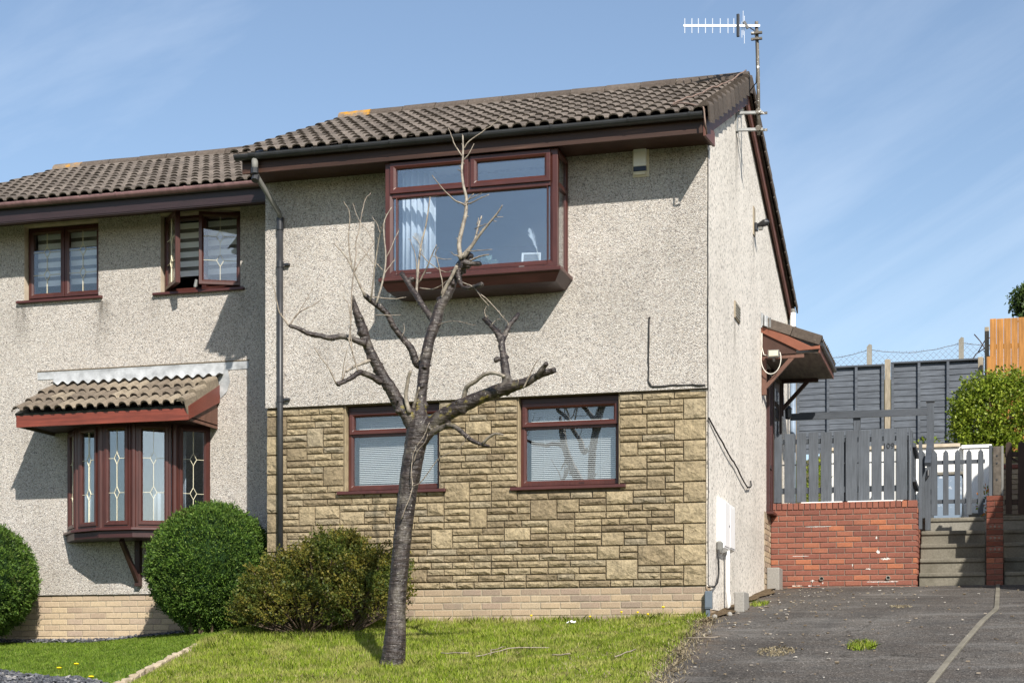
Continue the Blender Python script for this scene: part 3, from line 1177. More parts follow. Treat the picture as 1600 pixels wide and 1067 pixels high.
loops(mb, [inset(top, .03, bz0), inset(top, 0, bz0 - .012), inset(top, 0, bz0 - .045), inset(top, .012, bz0 - .05)])
piece(mb, 'sill', 'maroon', bay)
mb = MB()
loops(mb, [inset(top, .012, bz0 - .05), inset(top, .03, bz0 - .075), inset(top, .08, bz0 - .15), inset(top, .20, bz0 - .165)])
piece(mb, 'cove_base', 'darkmaroon', bay)
for xx in (-3.0, -1.95):
    MB().box(xx, xx + .06, BY - .003, BY + .002, bz0 + .028, bz0 + .036).build('drain_cap', MAT['steel'], bay)
MB().box(bx0 + .05, bx1 - .05, BY + .07, .02, bz1 - .02, bz1).build('bay_ceiling', MAT['room'], bay)
MB().box(bx0 + .06, bx1 - .06, BY + .07, .2, bz0 - .04, bz0 + .035).build('window_board', MAT['white'], bay)

# ---- roof
roof = thing_part = MB().add([(XL - .09, -.50, 5.665), (.06, -.50, 5.665), (.06, RIDGE_Y, RIDGE_Z - .035), (XL - .09, RIDGE_Y, RIDGE_Z - .035),
                              (XL - .09, -.48, 5.60), (.06, -.48, 5.60), (.06, RIDGE_Y, RIDGE_Z - .10), (XL - .09, RIDGE_Y, RIDGE_Z - .10)],
                             [(0, 1, 2, 3), (7, 6, 5, 4), (0, 4, 5, 1), (1, 5, 6, 2), (2, 6, 7, 3), (3, 7, 4, 0)]).build('roof', MAT['black'], houseA)
PITCH = math.atan2(RIDGE_Z - 5.62, RIDGE_Y + .66)
SL = math.hypot(RIDGE_Z - 5.62, RIDGE_Y + .66)
NROW = 11
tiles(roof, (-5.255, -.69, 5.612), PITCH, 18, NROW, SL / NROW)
ridge_tiles(roof, -5.25, .10, RIDGE_Y, RIDGE_Z + .01, first=True)
# rear slope slab
ry1 = 7.75
MB().add([(XL - .09, RIDGE_Y, RIDGE_Z + .01), (.085, RIDGE_Y, RIDGE_Z + .01), (.085, ry1, rear_z(ry1) + .01), (XL - .09, ry1, rear_z(ry1) + .01),
          (XL - .09, RIDGE_Y, RIDGE_Z - .06), (.085, RIDGE_Y, RIDGE_Z - .06), (.085, ry1, rear_z(ry1) - .06), (XL - .09, ry1, rear_z(ry1) - .06)],
         [(0, 1, 2, 3), (7, 6, 5, 4), (0, 4, 5, 1), (1, 5, 6, 2), (2, 6, 7, 3), (3, 7, 4, 0)]).build('rear_roof', MAT['tile'], houseA)
# cloaked verge tiles: a roll and a drop down the gable
mb = MB()
prof = [(-.085, .0), (-.06, .028), (-.03, .048), (.0, .050), (.022, .038), (.034, .012), (.036, -.17), (.020, -.152), (.018, .0)]
g_ = SL / NROW
for v, l in ((0, .050), (g_ - .012, .008)):
    for x, z in prof:
        mb.v.append((x, v, z + l))
k = len(prof)
for i in range(k - 1):
    mb.f.append((i, i + 1, k + i + 1, k + i))
mb.f += [tuple(range(k)), tuple(range(2 * k - 1, k - 1, -1))]
VT = mb.mesh('verge_tile')
VT.materials.append(MAT['ridge'])
rot = slope_rot(PITCH)
for i in range(NROW):
    put('verge_tile', VT, None, roof, loc=Vector((.095, -.69, 5.618)) + rot @ Vector((0, i * g_, .002)), rot=(rot @ Matrix.Rotation(random.uniform(-.01, .01), 3, 'X')).to_4x4())
rp = math.atan(.338)
rotb = slope_rot(rp, 'back')
mb = MB()
prof2 = [(.085, .0), (.05, .03), (.0, .042), (-.03, .028), (-.036, 0), (-.038, -.11), (-.02, -.112), (-.02, 0)]
for v, l in ((0, .024), (.38, 0)):
    for x, z in prof2:
        mb.v.append((x, v, z + l))
k = len(prof2)
for i in range(k - 1):
    mb.f.append((i, i + 1, k + i + 1, k + i))
mb.f += [tuple(range(k)), tuple(range(2 * k - 1, k - 1, -1))]
VT2 = mb.mesh('verge_tile')
VT2.materials.append(MAT['ridge'])
rl = math.hypot(ry1 - RIDGE_Y, rear_z(ry1) - RIDGE_Z)
for i in range(16):
    put('verge_tile', VT2, None, roof, loc=Vector((.095, ry1, rear_z(ry1) + .012)) + rotb @ Vector((0, i * rl / 16, 0)), rot=rotb.to_4x4())
# ---- eaves
FY = -.57
piece(MB().box(XL - .04, .045, FY, FY + .022, 5.435, 5.60), 'fascia', MAT['fascia'], houseA)
MB().box(XL - .03, .04, FY + .022, .0, ZE - .022, ZE - .004).build('soffit', MAT['soffit'], houseA)
# boxed end of the eaves on the gable side
mb = MB().prism([(.046, FY - .012, 5.40), (.046, FY - .012, 5.60), (.046, -.30, 5.70), (.046, .02, 5.60), (.046, .03, 5.47)], (.028, 0, 0))
piece(mb, 'eaves_box_end', MAT['barge'], houseA)
# bargeboards
up = Vector((0, math.cos(PITCH), math.sin(PITCH)))
z_at = lambda y: 5.62 + (y + .66) * math.tan(PITCH)
mb = MB().prism([(.030, FY + .06, z_at(FY + .06) - .27), (.030, RIDGE_Y, z_at(RIDGE_Y) - .29), (.030, RIDGE_Y, z_at(RIDGE_Y) - .03), (.030, FY + .06, z_at(FY + .06) - .03)], (.030, 0, 0))
piece(mb, 'bargeboard', MAT['barge'], houseA)
mb = MB().prism([(.030, RIDGE_Y + .002, RIDGE_Z - .26), (.030, ry1, rear_z(ry1) - .26), (.030, ry1, rear_z(ry1) - .03), (.030, RIDGE_Y + .002, RIDGE_Z - .03)], (.030, 0, 0))
piece(mb, 'bargeboard', MAT['barge'], houseA)
mb = MB().prism([(.0, .0, z_at(0) - .16), (.0, RIDGE_Y, z_at(RIDGE_Y) - .16), (.0, ry1, rear_z(ry1) - .16), (.0, ry1, rear_z(ry1) - .12), (.0, RIDGE_Y, z_at(RIDGE_Y) - .12), (.0, .0, z_at(0) - .12)], (.03, 0, 0))
mb.build('verge_undercloak', MAT['soffit_grey'], houseA)
# gutter and downpipe
gutter(houseA, -5.20, .055, -.635, 5.622, .058, MAT['greypipe'], [-4.25, -3.35, -2.45, -1.55, -.72, -.08], [-4.98, -3.87])
dp = MB()
dp.tube([(-4.965, -.635, 5.575), (-4.965, -.635, 5.43)], .036, 12)
dp.tube([(-4.965, -.635, 5.45), (-4.965, -.60, 5.40), (-4.90, -.13, 5.10), (-4.90, -.085, 5.03)], [.029, .029, .029, .029], 12)
d1 = dp.build('swan_neck', MAT['oldpipe'], houseA, smooth=True)
dp = MB().tube([(-4.905, -.085, 5.06), (-4.905, -.085, .45)], .034, 14)
d2 = dp.build('downpipe', MAT['greypipe'], houseA, smooth=True)
for z in (5.02, 4.95, 4.52, 2.98, 1.24):
    MB().tube([(-4.905, -.085, z - .035), (-4.905, -.085, z + .035)], .041, 14).build('pipe_collar', MAT['black'], d2)
    if z in (4.52, 2.98, 1.24):
        MB().box(-4.86, -4.80, -.09, -.03, z - .012, z + .012).build('pipe_clip', MAT['black'], d2)
for z in (5.44, 5.36):
    MB().tube([(-4.965, -.635, z - .03), (-4.965, -.635 + (.03 if z < 5.4 else 0), z + .03)], .041, 12).build('pipe_collar', MAT['greypipe'], d1)
# ---- things fixed to the front
a = thing('alarm_box', 'cream burglar alarm box with a navy band under the eaves', 'alarm', (-.715, -.04, 5.33))
piece(MB().box(-.805, -.625, -.058, -.036, 5.19, 5.497), 'back_plate', 'cream', a, None, .006)
piece(MB().box(-.79, -.65, -.098, -.058, 5.295, 5.487), 'cover', 'white', a, None, .012)
piece(MB().box(-.79, -.65, -.094, -.058, 5.245, 5.293), 'dark_band', 'navy', a, None, .004)
piece(MB().box(-.785, -.655, -.088, -.058, 5.205, 5.243), 'lower_cover', 'cream', a, None, .004)

# ---- side entrance: door, side light, canopy
mb = MB()
RXm = RX.to_4x4()
mb.ring(4.96, 5.36, 2.02, 3.95, frame_prof(.055, -.045, .02))
mb.box(5.0, 5.32, -.035, .02, 2.62, 2.67)
sl_ = piece(mb, 'side_light', 'darkmaroon', houseA, RXm)
mb = MB().box(5.01, 5.31, -.02, -.014, 2.68, 3.90).xform(RXm)
mb.build('pane', MAT['glass'], sl_)
piece(MB().box(5.01, 5.31, -.022, -.012, 2.07, 2.62), 'panel', 'maroon', sl_, RXm)
piece(MB().box(4.93, 5.39, -.10, .0, 1.985, 2.018), 'sill', 'maroon', sl_, RXm)
mb = MB().ring(5.42, 6.34, 2.06, 4.02, frame_prof(.06, -.05, .02))
door = piece(mb, 'door', 'brownwood', houseA, RXm)
piece(MB().box(5.48, 6.28, -.03, -.005, 2.07, 3.96), 'leaf', 'darkmaroon', door, RXm)
MB().box(5.62, 6.14, -.036, -.03, 2.95, 3.80).xform(RXm).build('pane', MAT['glass'], door)
MB().tube([(.03, 5.56, 3.02), (.075, 5.56, 3.02), (.075, 5.68, 3.02)], .011, 8).build('handle', MAT['lead_came'], door)
# pale jamb posts seen beyond the door
piece(MB().box(6.42, 6.55, -.035, .0, 2.0, 3.98), 'jamb', MAT['reveal'], houseA, RXm)
# soil pipe
sp = thing('soil_pipe', 'blue-grey soil pipe with a white top rising behind the porch canopy', 'pipe', (.085, 7.45, 2.0))
MB().tube([(.085, 7.45, 2.0), (.085, 7.45, 4.60)], .045, 14).build('pipe', MAT['bluegrey'], sp, smooth=True)
MB().tube([(.085, 7.45, 4.60), (.085, 7.45, 4.98), (.085, 7.45, 5.22)], .040, 14).build('vent_pipe', MAT['white'], sp, smooth=True)
MB().lathe((.085, 7.45, 5.22), [(.043, 0), (.043, .03), (.03, .055), (.005, .06)], 14).build('cowl', MAT['oldpipe'], sp)
MB().tube([(.085, 7.45, 4.70), (.085, 7.45, 4.86)], .046, 14).build('collar', MAT['oldpipe'], sp)

can = thing('porch_canopy', 'tiled lean-to canopy on brackets over the side door', 'canopy', (.4, 5.5, 3.3))
cy0, cy1 = 4.42, 6.52
cx = .76
ct, ce = 4.50, 4.205
cp = math.atan2(ct - ce, cx)
cl_ = math.hypot(ct - ce, cx)
MB().prism([(.001, cy0 + .02, ct - .03), (cx - .02, cy0 + .02, ce - .022), (cx - .02, cy0 + .02, ce - .06), (.001, cy0 + .02, ct - .08)], (0, cy1 - cy0 - .04, 0)).build('deck', MAT['black'], can)
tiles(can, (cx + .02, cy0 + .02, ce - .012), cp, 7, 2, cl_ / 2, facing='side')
# flat front verge caps
mb = MB()
for i in range(2):
    a, b = i * cl_ / 2, (i + 1) * cl_ / 2 - .006
    p = lambda v, n_: Vector((cx + .03, cy0 - .03, ce)) + slope_rot(cp, 'side') @ Vector((0, v, n_))
    q = [p(a, .052 - i * .004), p(b, .046 - i * .004), p(b, -.085), p(a, -.08)]
    MB().prism(q, (0, .06, 0)).build('verge_tile', MAT['ridge'], can, bevel=.008)
piece(MB().prism([(.004, cy0 - .015, ct - .045), (cx - .10, cy0 - .015, ce - .085), (cx + .01, cy0 - .015, ce - .075), (cx + .01, cy0 - .015, ce - .12), (cx - .26, cy0 - .015, ce - .13), (.004, cy0 - .015, ct - .16)], (0, .025, 0)), 'bargeboard', MAT['orange_barge'], can)
piece(MB().box(cx - .012, cx + .01, cy0 + .015, cy1, ce - .17, ce - .03), 'fascia', MAT['barge'], can)
MB().box(cx + .012, cx + .05, cy0 + .02, cy1, ce - .075, ce - .03).build('gutter', MAT['black'], can)
MB().box(.002, cx - .014, cy0 + .03, cy1, ce - .165, ce - .15).build('soffit', MAT['soffit_grey'], can)
MB().box(.002, cx - .3, cy0 + .012, cy0 + .03, ce - .16, ct - .1).build('gable_infill', MAT['soffit'], can)
for y in (cy0 + .06, cy1 - .10):
    nm = 'bracketwood' if y < 5 else 'darkbracket'
    b = piece(MB().box(.003, .065, y - .03, y + .03, 3.52, ce - .16), 'bracket', nm, can)
    piece(MB().bar((.05, y, 3.62), (.42, y, ce - .19), .05, .055), 'strut', nm, b)
    piece(MB().box(.066, .56, y - .03, y + .03, ce - .215, ce - .168), 'arm', nm, b)
# lead soaker where the canopy meets the wall
mb = MB().prism([(.002, cy0 - .04, ct + .10), (.002, cy0 + .10, ct + .10), (.002, cy0 + .10, ct - .08), (.002, cy0 - .05, ct - .10)], (.014, 0, 0))
mb.build('flashing', MAT['lead'], can)
mb = MB()
for i in range(7):
    t = i / 6
    yy = cy0 - .045 + .03 * math.sin(i * 1.9)
    mb.v += [(.01 + .13 * t, yy, ct + .085 - .07 * t + .01 * math.sin(i * 2.3)), (.01 + .13 * t, yy - .008, ct - .07 - .045 * t)]
for i in range(6):
    mb.f.append((2 * i, 2 * i + 1, 2 * i + 3, 2 * i + 2))
mb.build('flashing_apron', MAT['lead'], can, fix=False)
# pipe-style lantern under the canopy
ln = thing('wall_lantern', 'small black wall lantern beside the side door under the canopy', 'lantern', (.06, 6.62, 3.55))
MB().lathe((.11, 6.62, 3.50), [(.03, 0), (.045, .02), (.05, .14), (.06, .15), (.02, .20)], 8).build('lamp_body', MAT['black'], ln)
MB().box(.0, .11, 6.61, 6.63, 3.66, 3.68).build('arm', MAT['black'], ln)
# floodlight under the canopy end
fl = thing('floodlight', 'small grey floodlight with looped white cable under the canopy end', 'floodlight', (.15, 4.40, 3.97))
piece(MB().box(.10, .25, 4.30, 4.375, 3.985, 4.085), 'housing', MAT['oldpipe'], fl, None, .01)
piece(MB().box(.115, .235, 4.292, 4.299, 4.0, 4.07), 'lens', 'cream', fl)
MB().bar((.17, 4.37, 3.99), (.17, 4.43, 3.96), .03, .02).build('stirrup', MAT['steel'], fl)
pts = []
for i in range(15):
    t = i / 14
    an = math.pi * (1.0 + 1.15 * t)
    pts.append((.135 + .13 * math.cos(an), 4.385, 3.98 + .20 * math.sin(an) * (1 if t < .9 else .9)))
MB().tube([(.012, 4.40, 4.33), (.012, 4.40, 4.15)] + pts, .006, 6).build('cable', MAT['cable_white'], fl, smooth=True)
MB().tube([(.012, 4.39, 4.14), (.04, 4.385, 4.04), (.10, 4.37, 4.02)], .006, 6).build('cable', MAT['cable_white'], fl, smooth=True)

# ---- things on the gable
v = thing('wall_vent', 'small square louvred air vent on the side wall', 'vent', (0, 2.05, 4.1))
piece(MB().box(0, .018, 1.93, 2.33, 4.04, 4.24), 'vent_frame', MAT['oldpost'], v, None, .003)
for i in range(5):
    MB().box(.0185, .026, 1.95, 2.31, 4.06 + i * .034, 4.078 + i * .034).build('louvre', MAT['concrete'], v)
s_ = thing('security_camera', 'black security camera high on the side wall', 'camera', (0, 3.72, 5.6))
MB().box(0, .012, 3.60, 3.76, 5.44, 5.80).build('back_board', MAT['oldpost'], s_)
piece(MB().box(.012, .05, 3.64, 3.74, 5.50, 5.60), 'wall_mount', 'black', s_, None, .008)
MB().tube([(.05, 3.69, 5.56), (.13, 3.66, 5.585), (.17, 3.64, 5.59), (.20, 3.62, 5.59)], [.03, .045, .045, .012], 10).build('camera_body', MAT['black'], s_)
MB().bar((.07, 3.65, 5.515), (.115, 3.64, 5.515), .05, .035).build('sensor', MAT['oldpipe'], s_)

mc = thing('meter_cabinet', 'white double meter cabinet on the side wall near the corner', 'cabinet', (.1, 1.2, 1.5))
def tilted(y0, y1, z0, z1, x0, dx):
    return MB().prism([(x0, y0, z0), (x0 + dx, y0, z0 + .04), (x0 + dx, y0, z1 - .03), (x0, y0, z1 + .02)], (0, y1 - y0, 0))
piece(tilted(.62, 1.03, 1.20, 1.79, .0, .082), 'electric_box', 'white', mc, None, .006)
piece(tilted(1.05, 1.47, 1.215, 1.785, .0, .078), 'gas_box', 'white', mc, None, .006)
piece(MB().box(.083, .089, .65, 1.00, 1.26, 1.74), 'door', 'white', mc, None, .003)
piece(MB().box(.079, .085, 1.08, 1.44, 1.27, 1.73), 'door', 'white', mc, None, .003)
MB().tube([(.089, .96, 1.50), (.094, .96, 1.50)], .012, 8).build('lock', MAT['black'], mc)
gpipe = thing('gas_pipe', 'white pipe running down the side wall from the meter cabinet', 'pipe', (.07, 1.30, .5))
MB().tube([(.05, 1.10, 1.24), (.05, 1.10, .78), (.06, 1.10, .70), (.06, 1.10, .50)], .024, 12).build('pipe', MAT['white'], gpipe, smooth=True)
j = thing('junction_box', 'slim grey service box standing at the foot of the house corner', 'junction box', (.02, -.06, .45))
piece(MB().box(-.022, .055, -.075, -.01, .545, .735), 'box', MAT['utilgrey'], j, None, .006)
piece(MB().box(-.012, .03, -.06, -.015, .40, .55), 'duct', MAT['utilgrey'], j, None, .004)
piece(MB().box(-.016, .049, -.079, -.075, .56, .72), 'cover', MAT['utilgrey'], j, None, .003)


def wobble(pts, n=4, amp=.006):
    out = []
    for a, b in zip(pts[:-1], pts[1:]):
        a, b = Vector(a), Vector(b)
        for i in range(n):
            p = a.lerp(b, i / n)
            if i:
                p += Vector((random.uniform(-amp, amp) * .3, random.uniform(-amp, amp), random.uniform(-amp, amp)))
            out.append(p)
    out.append(Vector(pts[-1]))
    return out


def cable(name, pts, rad, mat, label, cat='cable', amp=.006):
    o = MB().tube(wobble(pts, 4, amp), rad, 6).build(name, MAT[mat], None, smooth=True, label=label, cat=cat)
    return o


cable('telephone_cable', [(-.622, -.044, 3.68), (-.625, -.044, 3.66), (-.632, -.044, 3.3), (-.635, -.044, 3.0), (-.60, -.044, 2.935), (-.3, -.044, 2.935), (-.02, -.044, 2.925)], .010, 'cable', 'black cable dropping down the render then along above the stone')
cable('corner_cable', [(.010, -.042, 5.42), (.008, -.042, 4.4), (.010, -.044, 2.93), (.012, -.048, 2.0), (.010, -.05, 1.2), (.012, -.05, .80), (.06, -.035, .775)], .006, 'cable', 'dark cable running the full height of the house corner', amp=.004)
cable('loose_cable', [(.012, .0, 2.58), (.02, .4, 2.50), (.03, .9, 2.42), (.03, 1.4, 2.34), (.03, 2.0, 2.27), (.03, 2.5, 2.18), (.03, 2.9, 2.13), (.03, 3.2, 2.18), (.02, 3.25, 2.25)], .010, 'cable', 'loose twisted cable sagging across the side wall')
cable('meter_cable', [(.03, .58, 1.25), (.03, .52, 1.13), (.03, .56, .95), (.03, .48, .85), (.03, .30, .80), (.03, .12, .79)], .011, 'cable', 'black cable looping below the meter cabinet to the corner')
MB().lathe((.035, .585, 1.19), [(.03, 0), (.04, .03), (.04, .10), (.02, .12)], 10).build('cable_cap', MAT['oldpipe'], None, label='round grey cable entry cap beside the meter cabinet', cat='cable cap')
cable('roof_cable', [(.085, 2.35, 7.09), (-.02, 2.0, 6.87), (-.03, 1.5, 6.66), (-.14, .9, 6.40), (-.17, .3, 6.14), (-.30, -.2, 5.91), (-.31, -.45, 5.80), (-.20, -.52, 5.78), (.06, -.70, 5.68), (.09, -.72, 5.5), (.09, -.62, 5.40)], .009, 'cable_brown', 'thin brown aerial cable lying across the roof tiles', amp=.012)
for x, y, sx, sy, h, lab in ((.235, .90, .11, .40, .20, 'grey concrete block standing at the foot of the gas pipe'), (.10, 5.08, .17, .40, .28, 'grey concrete block against the red brick wall and house')):
    z = zgf(x, y)
    b = MB().box(x - sx / 2, x + sx / 2, y - sy / 2, y + sy / 2, z - .03, z + h)
    b.build('concrete_block', MAT['block'], None, bevel=.012, label=lab, cat='block')
for x, y, r0, lab in ((.10, -.16, .032, 'small rounded pebble beside the grey service box'), (.22, .10, .03, 'pale pebble in front of the concrete block')):
    mb = MB()
    mb.lathe((x, y, zgf(x, y) - .01), [(r0 * .7, 0), (r0, r0 * .5), (r0 * .8, r0 * 1.3), (r0 * .2, r0 * 1.7)], 9)
    mb.build('pebble', MAT['block'], None, smooth=True, label=lab, cat='stone')

# ---- television aerial
rv = Vector((math.cos(R(16)), math.sin(R(16)), 0))
mp_ = Vector((.255, 2.16, 0))
ae = thing('television_aerial', 'television aerial on a flaking mast bracketed to the gable', 'aerial', (.255, 2.16, 6.25))
MB().tube([(.262, 2.16, 6.24), (.255, 2.16, 6.9), (.235, 2.16, 7.585)], .021, 10).build('mast', MAT['mast'], ae, smooth=True)
bk = MB().box(.002, .022, 2.05, 2.13, 6.27, 6.53)
b = piece(bk, 'wall_bracket', 'steel', ae, None, .003)
for z in (6.30, 6.50):
    MB().bar((.02, 2.10, z), (.31, 2.16, z), .04, .03).build('arm', MAT['steel'], b)
    MB().tube([(.262, 2.12, z + .012), (.262, 2.20, z + .012)], .035, 8).build('clamp', MAT['mast'], b)
    MB().bar((.25, 2.185, z), (.36, 2.19, z), .025, .025).build('bolt', MAT['mast'], b)
for z in (7.37, 7.44):
    MB().bar(mp_ + Vector((-.08, -.03, z)), mp_ + Vector((.05, -.03, z)), .04, .022).build('mast_clamp', MAT['mast'], ae)
tip = Vector((.238, 2.13, 7.525))
boom = MB().bar(tip + rv * .04, tip - rv * .865, .022, .022)
bo = boom.build('boom', MAT['alu'], ae)
for px in (1065, 1076.5, 1087, 1098.5, 1110, 1122.5, 1135, 1144.5):
    p = tip - rv * ((1181 - px) / 136.5)
    MB().bar(p + Vector((0, 0, -.088)), p + Vector((0, 0, .088)), .008, .008).build('director', MAT['alu'], bo)
p = tip - rv * (29.5 / 136.5)
piece(MB().bar(p + Vector((0, -.012, -.135)), p + Vector((0, -.012, .135)), .036, .03), 'dipole', 'black', ae, None, .006)
for d, a, b in ((24, -.13, .06), (20, -.20, .13), (22, -.10, .19)):
    p = tip - rv * (d / 136.5)
    MB().bar(p + Vector((0, .03, a)), p + Vector((0, .03, b)), .006, .006).build('reflector_rod', MAT['alu'], bo)
MB().bar(tip - rv * .15 + Vector((0, 0, .05)), tip - rv * .10 + Vector((0, 0, -.03)), .03, .03).build('balun', MAT['black'], ae)
MB().tube(wobble([tuple(tip - rv * .12), tuple(tip - rv * .03 + Vector((0, 0, -.05))), tuple(mp_ + Vector((-.02, -.03, 7.37))), tuple(mp_ + Vector((-.015, -.03, 7.0))), tuple(mp_ + Vector((-.02, -.03, 6.85))), (.12, 2.3, 6.80)], 3, .006), .007, 6).build('cable', MAT['cable'], ae, smooth=True)

# ---- things inside the bay
cu = MB()
n_ = 44
for i in range(n_ + 1):
    t = i / n_
    x = -3.35 + .34 * t
    y = -.28 + .035 * math.sin(t * 34) + .015 * math.sin(t * 13) + .12 * t
    cu.v += [(x, y, 4.24), (x, y, 5.40)]
for i in range(n_):
    cu.f.append((2 * i, 2 * i + 1, 2 * i + 3, 2 * i + 2))
so = cu.build('curtain', MAT['curtain'], None, smooth=True, fix=False, label='pale curtain gathered at the left side of the upstairs bay', cat='curtain')
so.modifiers.new('solid', 'SOLIDIFY').thickness = .004


def plume(name, base, h, lean, mat, label, n=260, wd=.09):
    t_ = thing(name, label, 'dried grass', base)
    MB().tube([base, (base[0] + lean * .4, base[1], base[2] + h * .5), (base[0] + lean, base[1], base[2] + h)], .004, 5).build('stem', MAT['cable_white'], t_)
    P = np.zeros((n, 4, 3))
    for i in range(n):
        t = .45 + .55 * random.random()
        c = Vector((base[0] + lean * t ** 1.4, base[1], base[2] + h * t))
        a = random.uniform(0, 6.28)
        q = wd * math.sin(math.pi * min(1, (t - .4) / .62)) * random.uniform(.5, 1)
        e = c + Vector((math.cos(a) * q, math.sin(a) * q * .7, q * .9))
        s = Vector((.0035, .001, .0035))
        P[i] = [c - s, c + s, e + s * .4, e - s * .4]
    quads_mesh('plume', P, MAT[mat], t_)


MAT['pampas'] = flat('pale_plume', (.75, .66, .55), .9, .1, .1, 20)
MAT['sage'] = flat('sage_leaf', (.32, .42, .36), .8, .2, .2, 20)
plume('pampas_grass', (-3.02, -.37, 4.22), .46, -.14, 'pampas', 'dried pampas plume in the left of the upstairs bay')
plume('pampas_grass', (-1.74, -.38, 4.22), .42, -.13, 'curtain', 'white feathery plume in the right of the upstairs bay', 200, .06)
pf = thing('picture_frame', 'small pale picture frame in the right corner of the upstairs bay', 'picture frame', (-1.87, -.33, 4.23))
Mf = Matrix.Translation((-1.86, -.37, 4.215)) @ Matrix.Rotation(-.15, 4, 'X') @ Matrix.Rotation(.12, 4, 'Z')
piece(MB().ring(-.10, .11, .0, .17, frame_prof(.022, -.008, .008, .004)), 'frame', 'white', pf, Mf)
piece(MB().box(-.085, .095, .0, .005, .015, .155), 'picture', MAT['oldpipe'], pf, Mf)
P = np.zeros((260, 4, 3))
for i in range(260):
    d = Vector((random.gauss(0, 1), random.gauss(0, 1), random.gauss(0, 1))).normalized()
    c = Vector((-2.37, -.36, 4.29)) + Vector((d.x * .13, d.y * .1, d.z * .085)) * random.uniform(.6, 1)
    s = d.cross(Vector((random.random(), random.random(), 1))).normalized() * .016
    u = d * .03
    P[i] = [c - s, c - u * .2, c + s, c + u]
quads_mesh('house_plant', P, MAT['sage'], None, label='small round sage-green plant on the upstairs bay sill', cat='plant')

# ------------------------------------------------------------------ left-hand house
BYW = 1.20
BX0, BX1 = -10.12, -5.12
houseB = thing('house', 'left-hand house, all pebbledash, with a bow window under its own tiled roof', 'house', (-7.6, 5, .3))
BW1 = (-9.06, -7.985, 4.615, 5.585)
BW2 = (-7.11, -6.015, 4.60, 5.585)
BOWH = (-8.40, -6.44, 1.64, 2.93)
ZBE = 5.63
wall_with_holes(BX0, BX1, .835, ZBE + .1, BYW, BYW + .25, [BW1, BW2, BOWH]).build('front_wall', MAT['cast'], houseB)
br_y, br_z = RIDGE_Y + 1.2, RIDGE_Z + .085
for x, nm in ((BX0, 'gable_wall'),):
    MB().prism([(x, BYW + .251, .1), (x, YB + 1.2, .1), (x, YB + 1.2, br_z - .338 * (YB + 1.2 - br_y) - dz), (x, br_y, br_z - dz), (x, BYW + .251, br_z - .436 * (br_y - BYW - .25) - dz)], (.25, 0, 0)).build(nm, MAT['cast'], houseB)
MB().box(BX0 + .25, BX1, YB + 1.0, YB + 1.2, .1, 5.0).build('rear_wall', MAT['cast'], houseB)
MB().box(BX0 + .25, BX1, BYW + .26, 4.6, 3.05, 3.2).build('floor_slab', MAT['room'], houseB)
MB().box(BX0 + .25, BX1, BYW + .26, 4.6, 5.63, 5.69).build('bedroom_ceiling', MAT['room'], houseB)
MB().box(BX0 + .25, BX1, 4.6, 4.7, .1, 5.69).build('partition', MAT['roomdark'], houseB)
plB = MB().box(BX0 + .01, BX1, BYW + .03, BYW + .25, -.1, .83).build('plinth', MAT['mortar_pale'], houseB)
print('bricks B', brick_courses(plB, MAT['buffB'], 'buffB', -9.9, BX1, .826 - 8 * .075, 8, BYW + .024, joint=.008))


# ---- upstairs windows of the left house
def leaded(parent, x0, x1, z0, z1, y, M=None):
    """a pane's gold came: centre line broken by two diamonds, with two cross lines"""
    xm = (x0 + x1) / 2
    wdm = min(.045, (x1 - x0) * .16)
    hd = .075
    mb = MB()
    zs = [z0 + (z1 - z0) * .31, z0 + (z1 - z0) * .69]
    segs = [((xm, z0), (xm, zs[0] - hd)), ((xm, zs[0] + hd), (xm, zs[1] - hd)), ((xm, zs[1] + hd), (xm, z1))]
    for zc in zs:
        segs += [((xm, zc - hd), (xm - wdm, zc)), ((xm - wdm, zc), (xm, zc + hd)), ((xm, zc + hd), (xm + wdm, zc)), ((xm + wdm, zc), (xm, zc - hd)), ((x0, zc), (xm - wdm, zc)), ((xm + wdm, zc), (x1, zc))]
    for (a, b), (c, d) in segs:
        mb.bar((a, y, b), (c, y, d), .004, .009 if abs(a - c) < .02 else .007, up=(0, 1, 0))
    if M is not None:
        mb.xform(M)
    mb.build('leading', MAT['lead_came'], parent)


def casement(parent, x0, x1, z0, z1, y, M=None, name='casement'):
    c = piece(MB().ring(x0, x1, z0, z1, frame_prof(.06, y, y + .06)), name, 'maroon_v', parent, M)
    return c


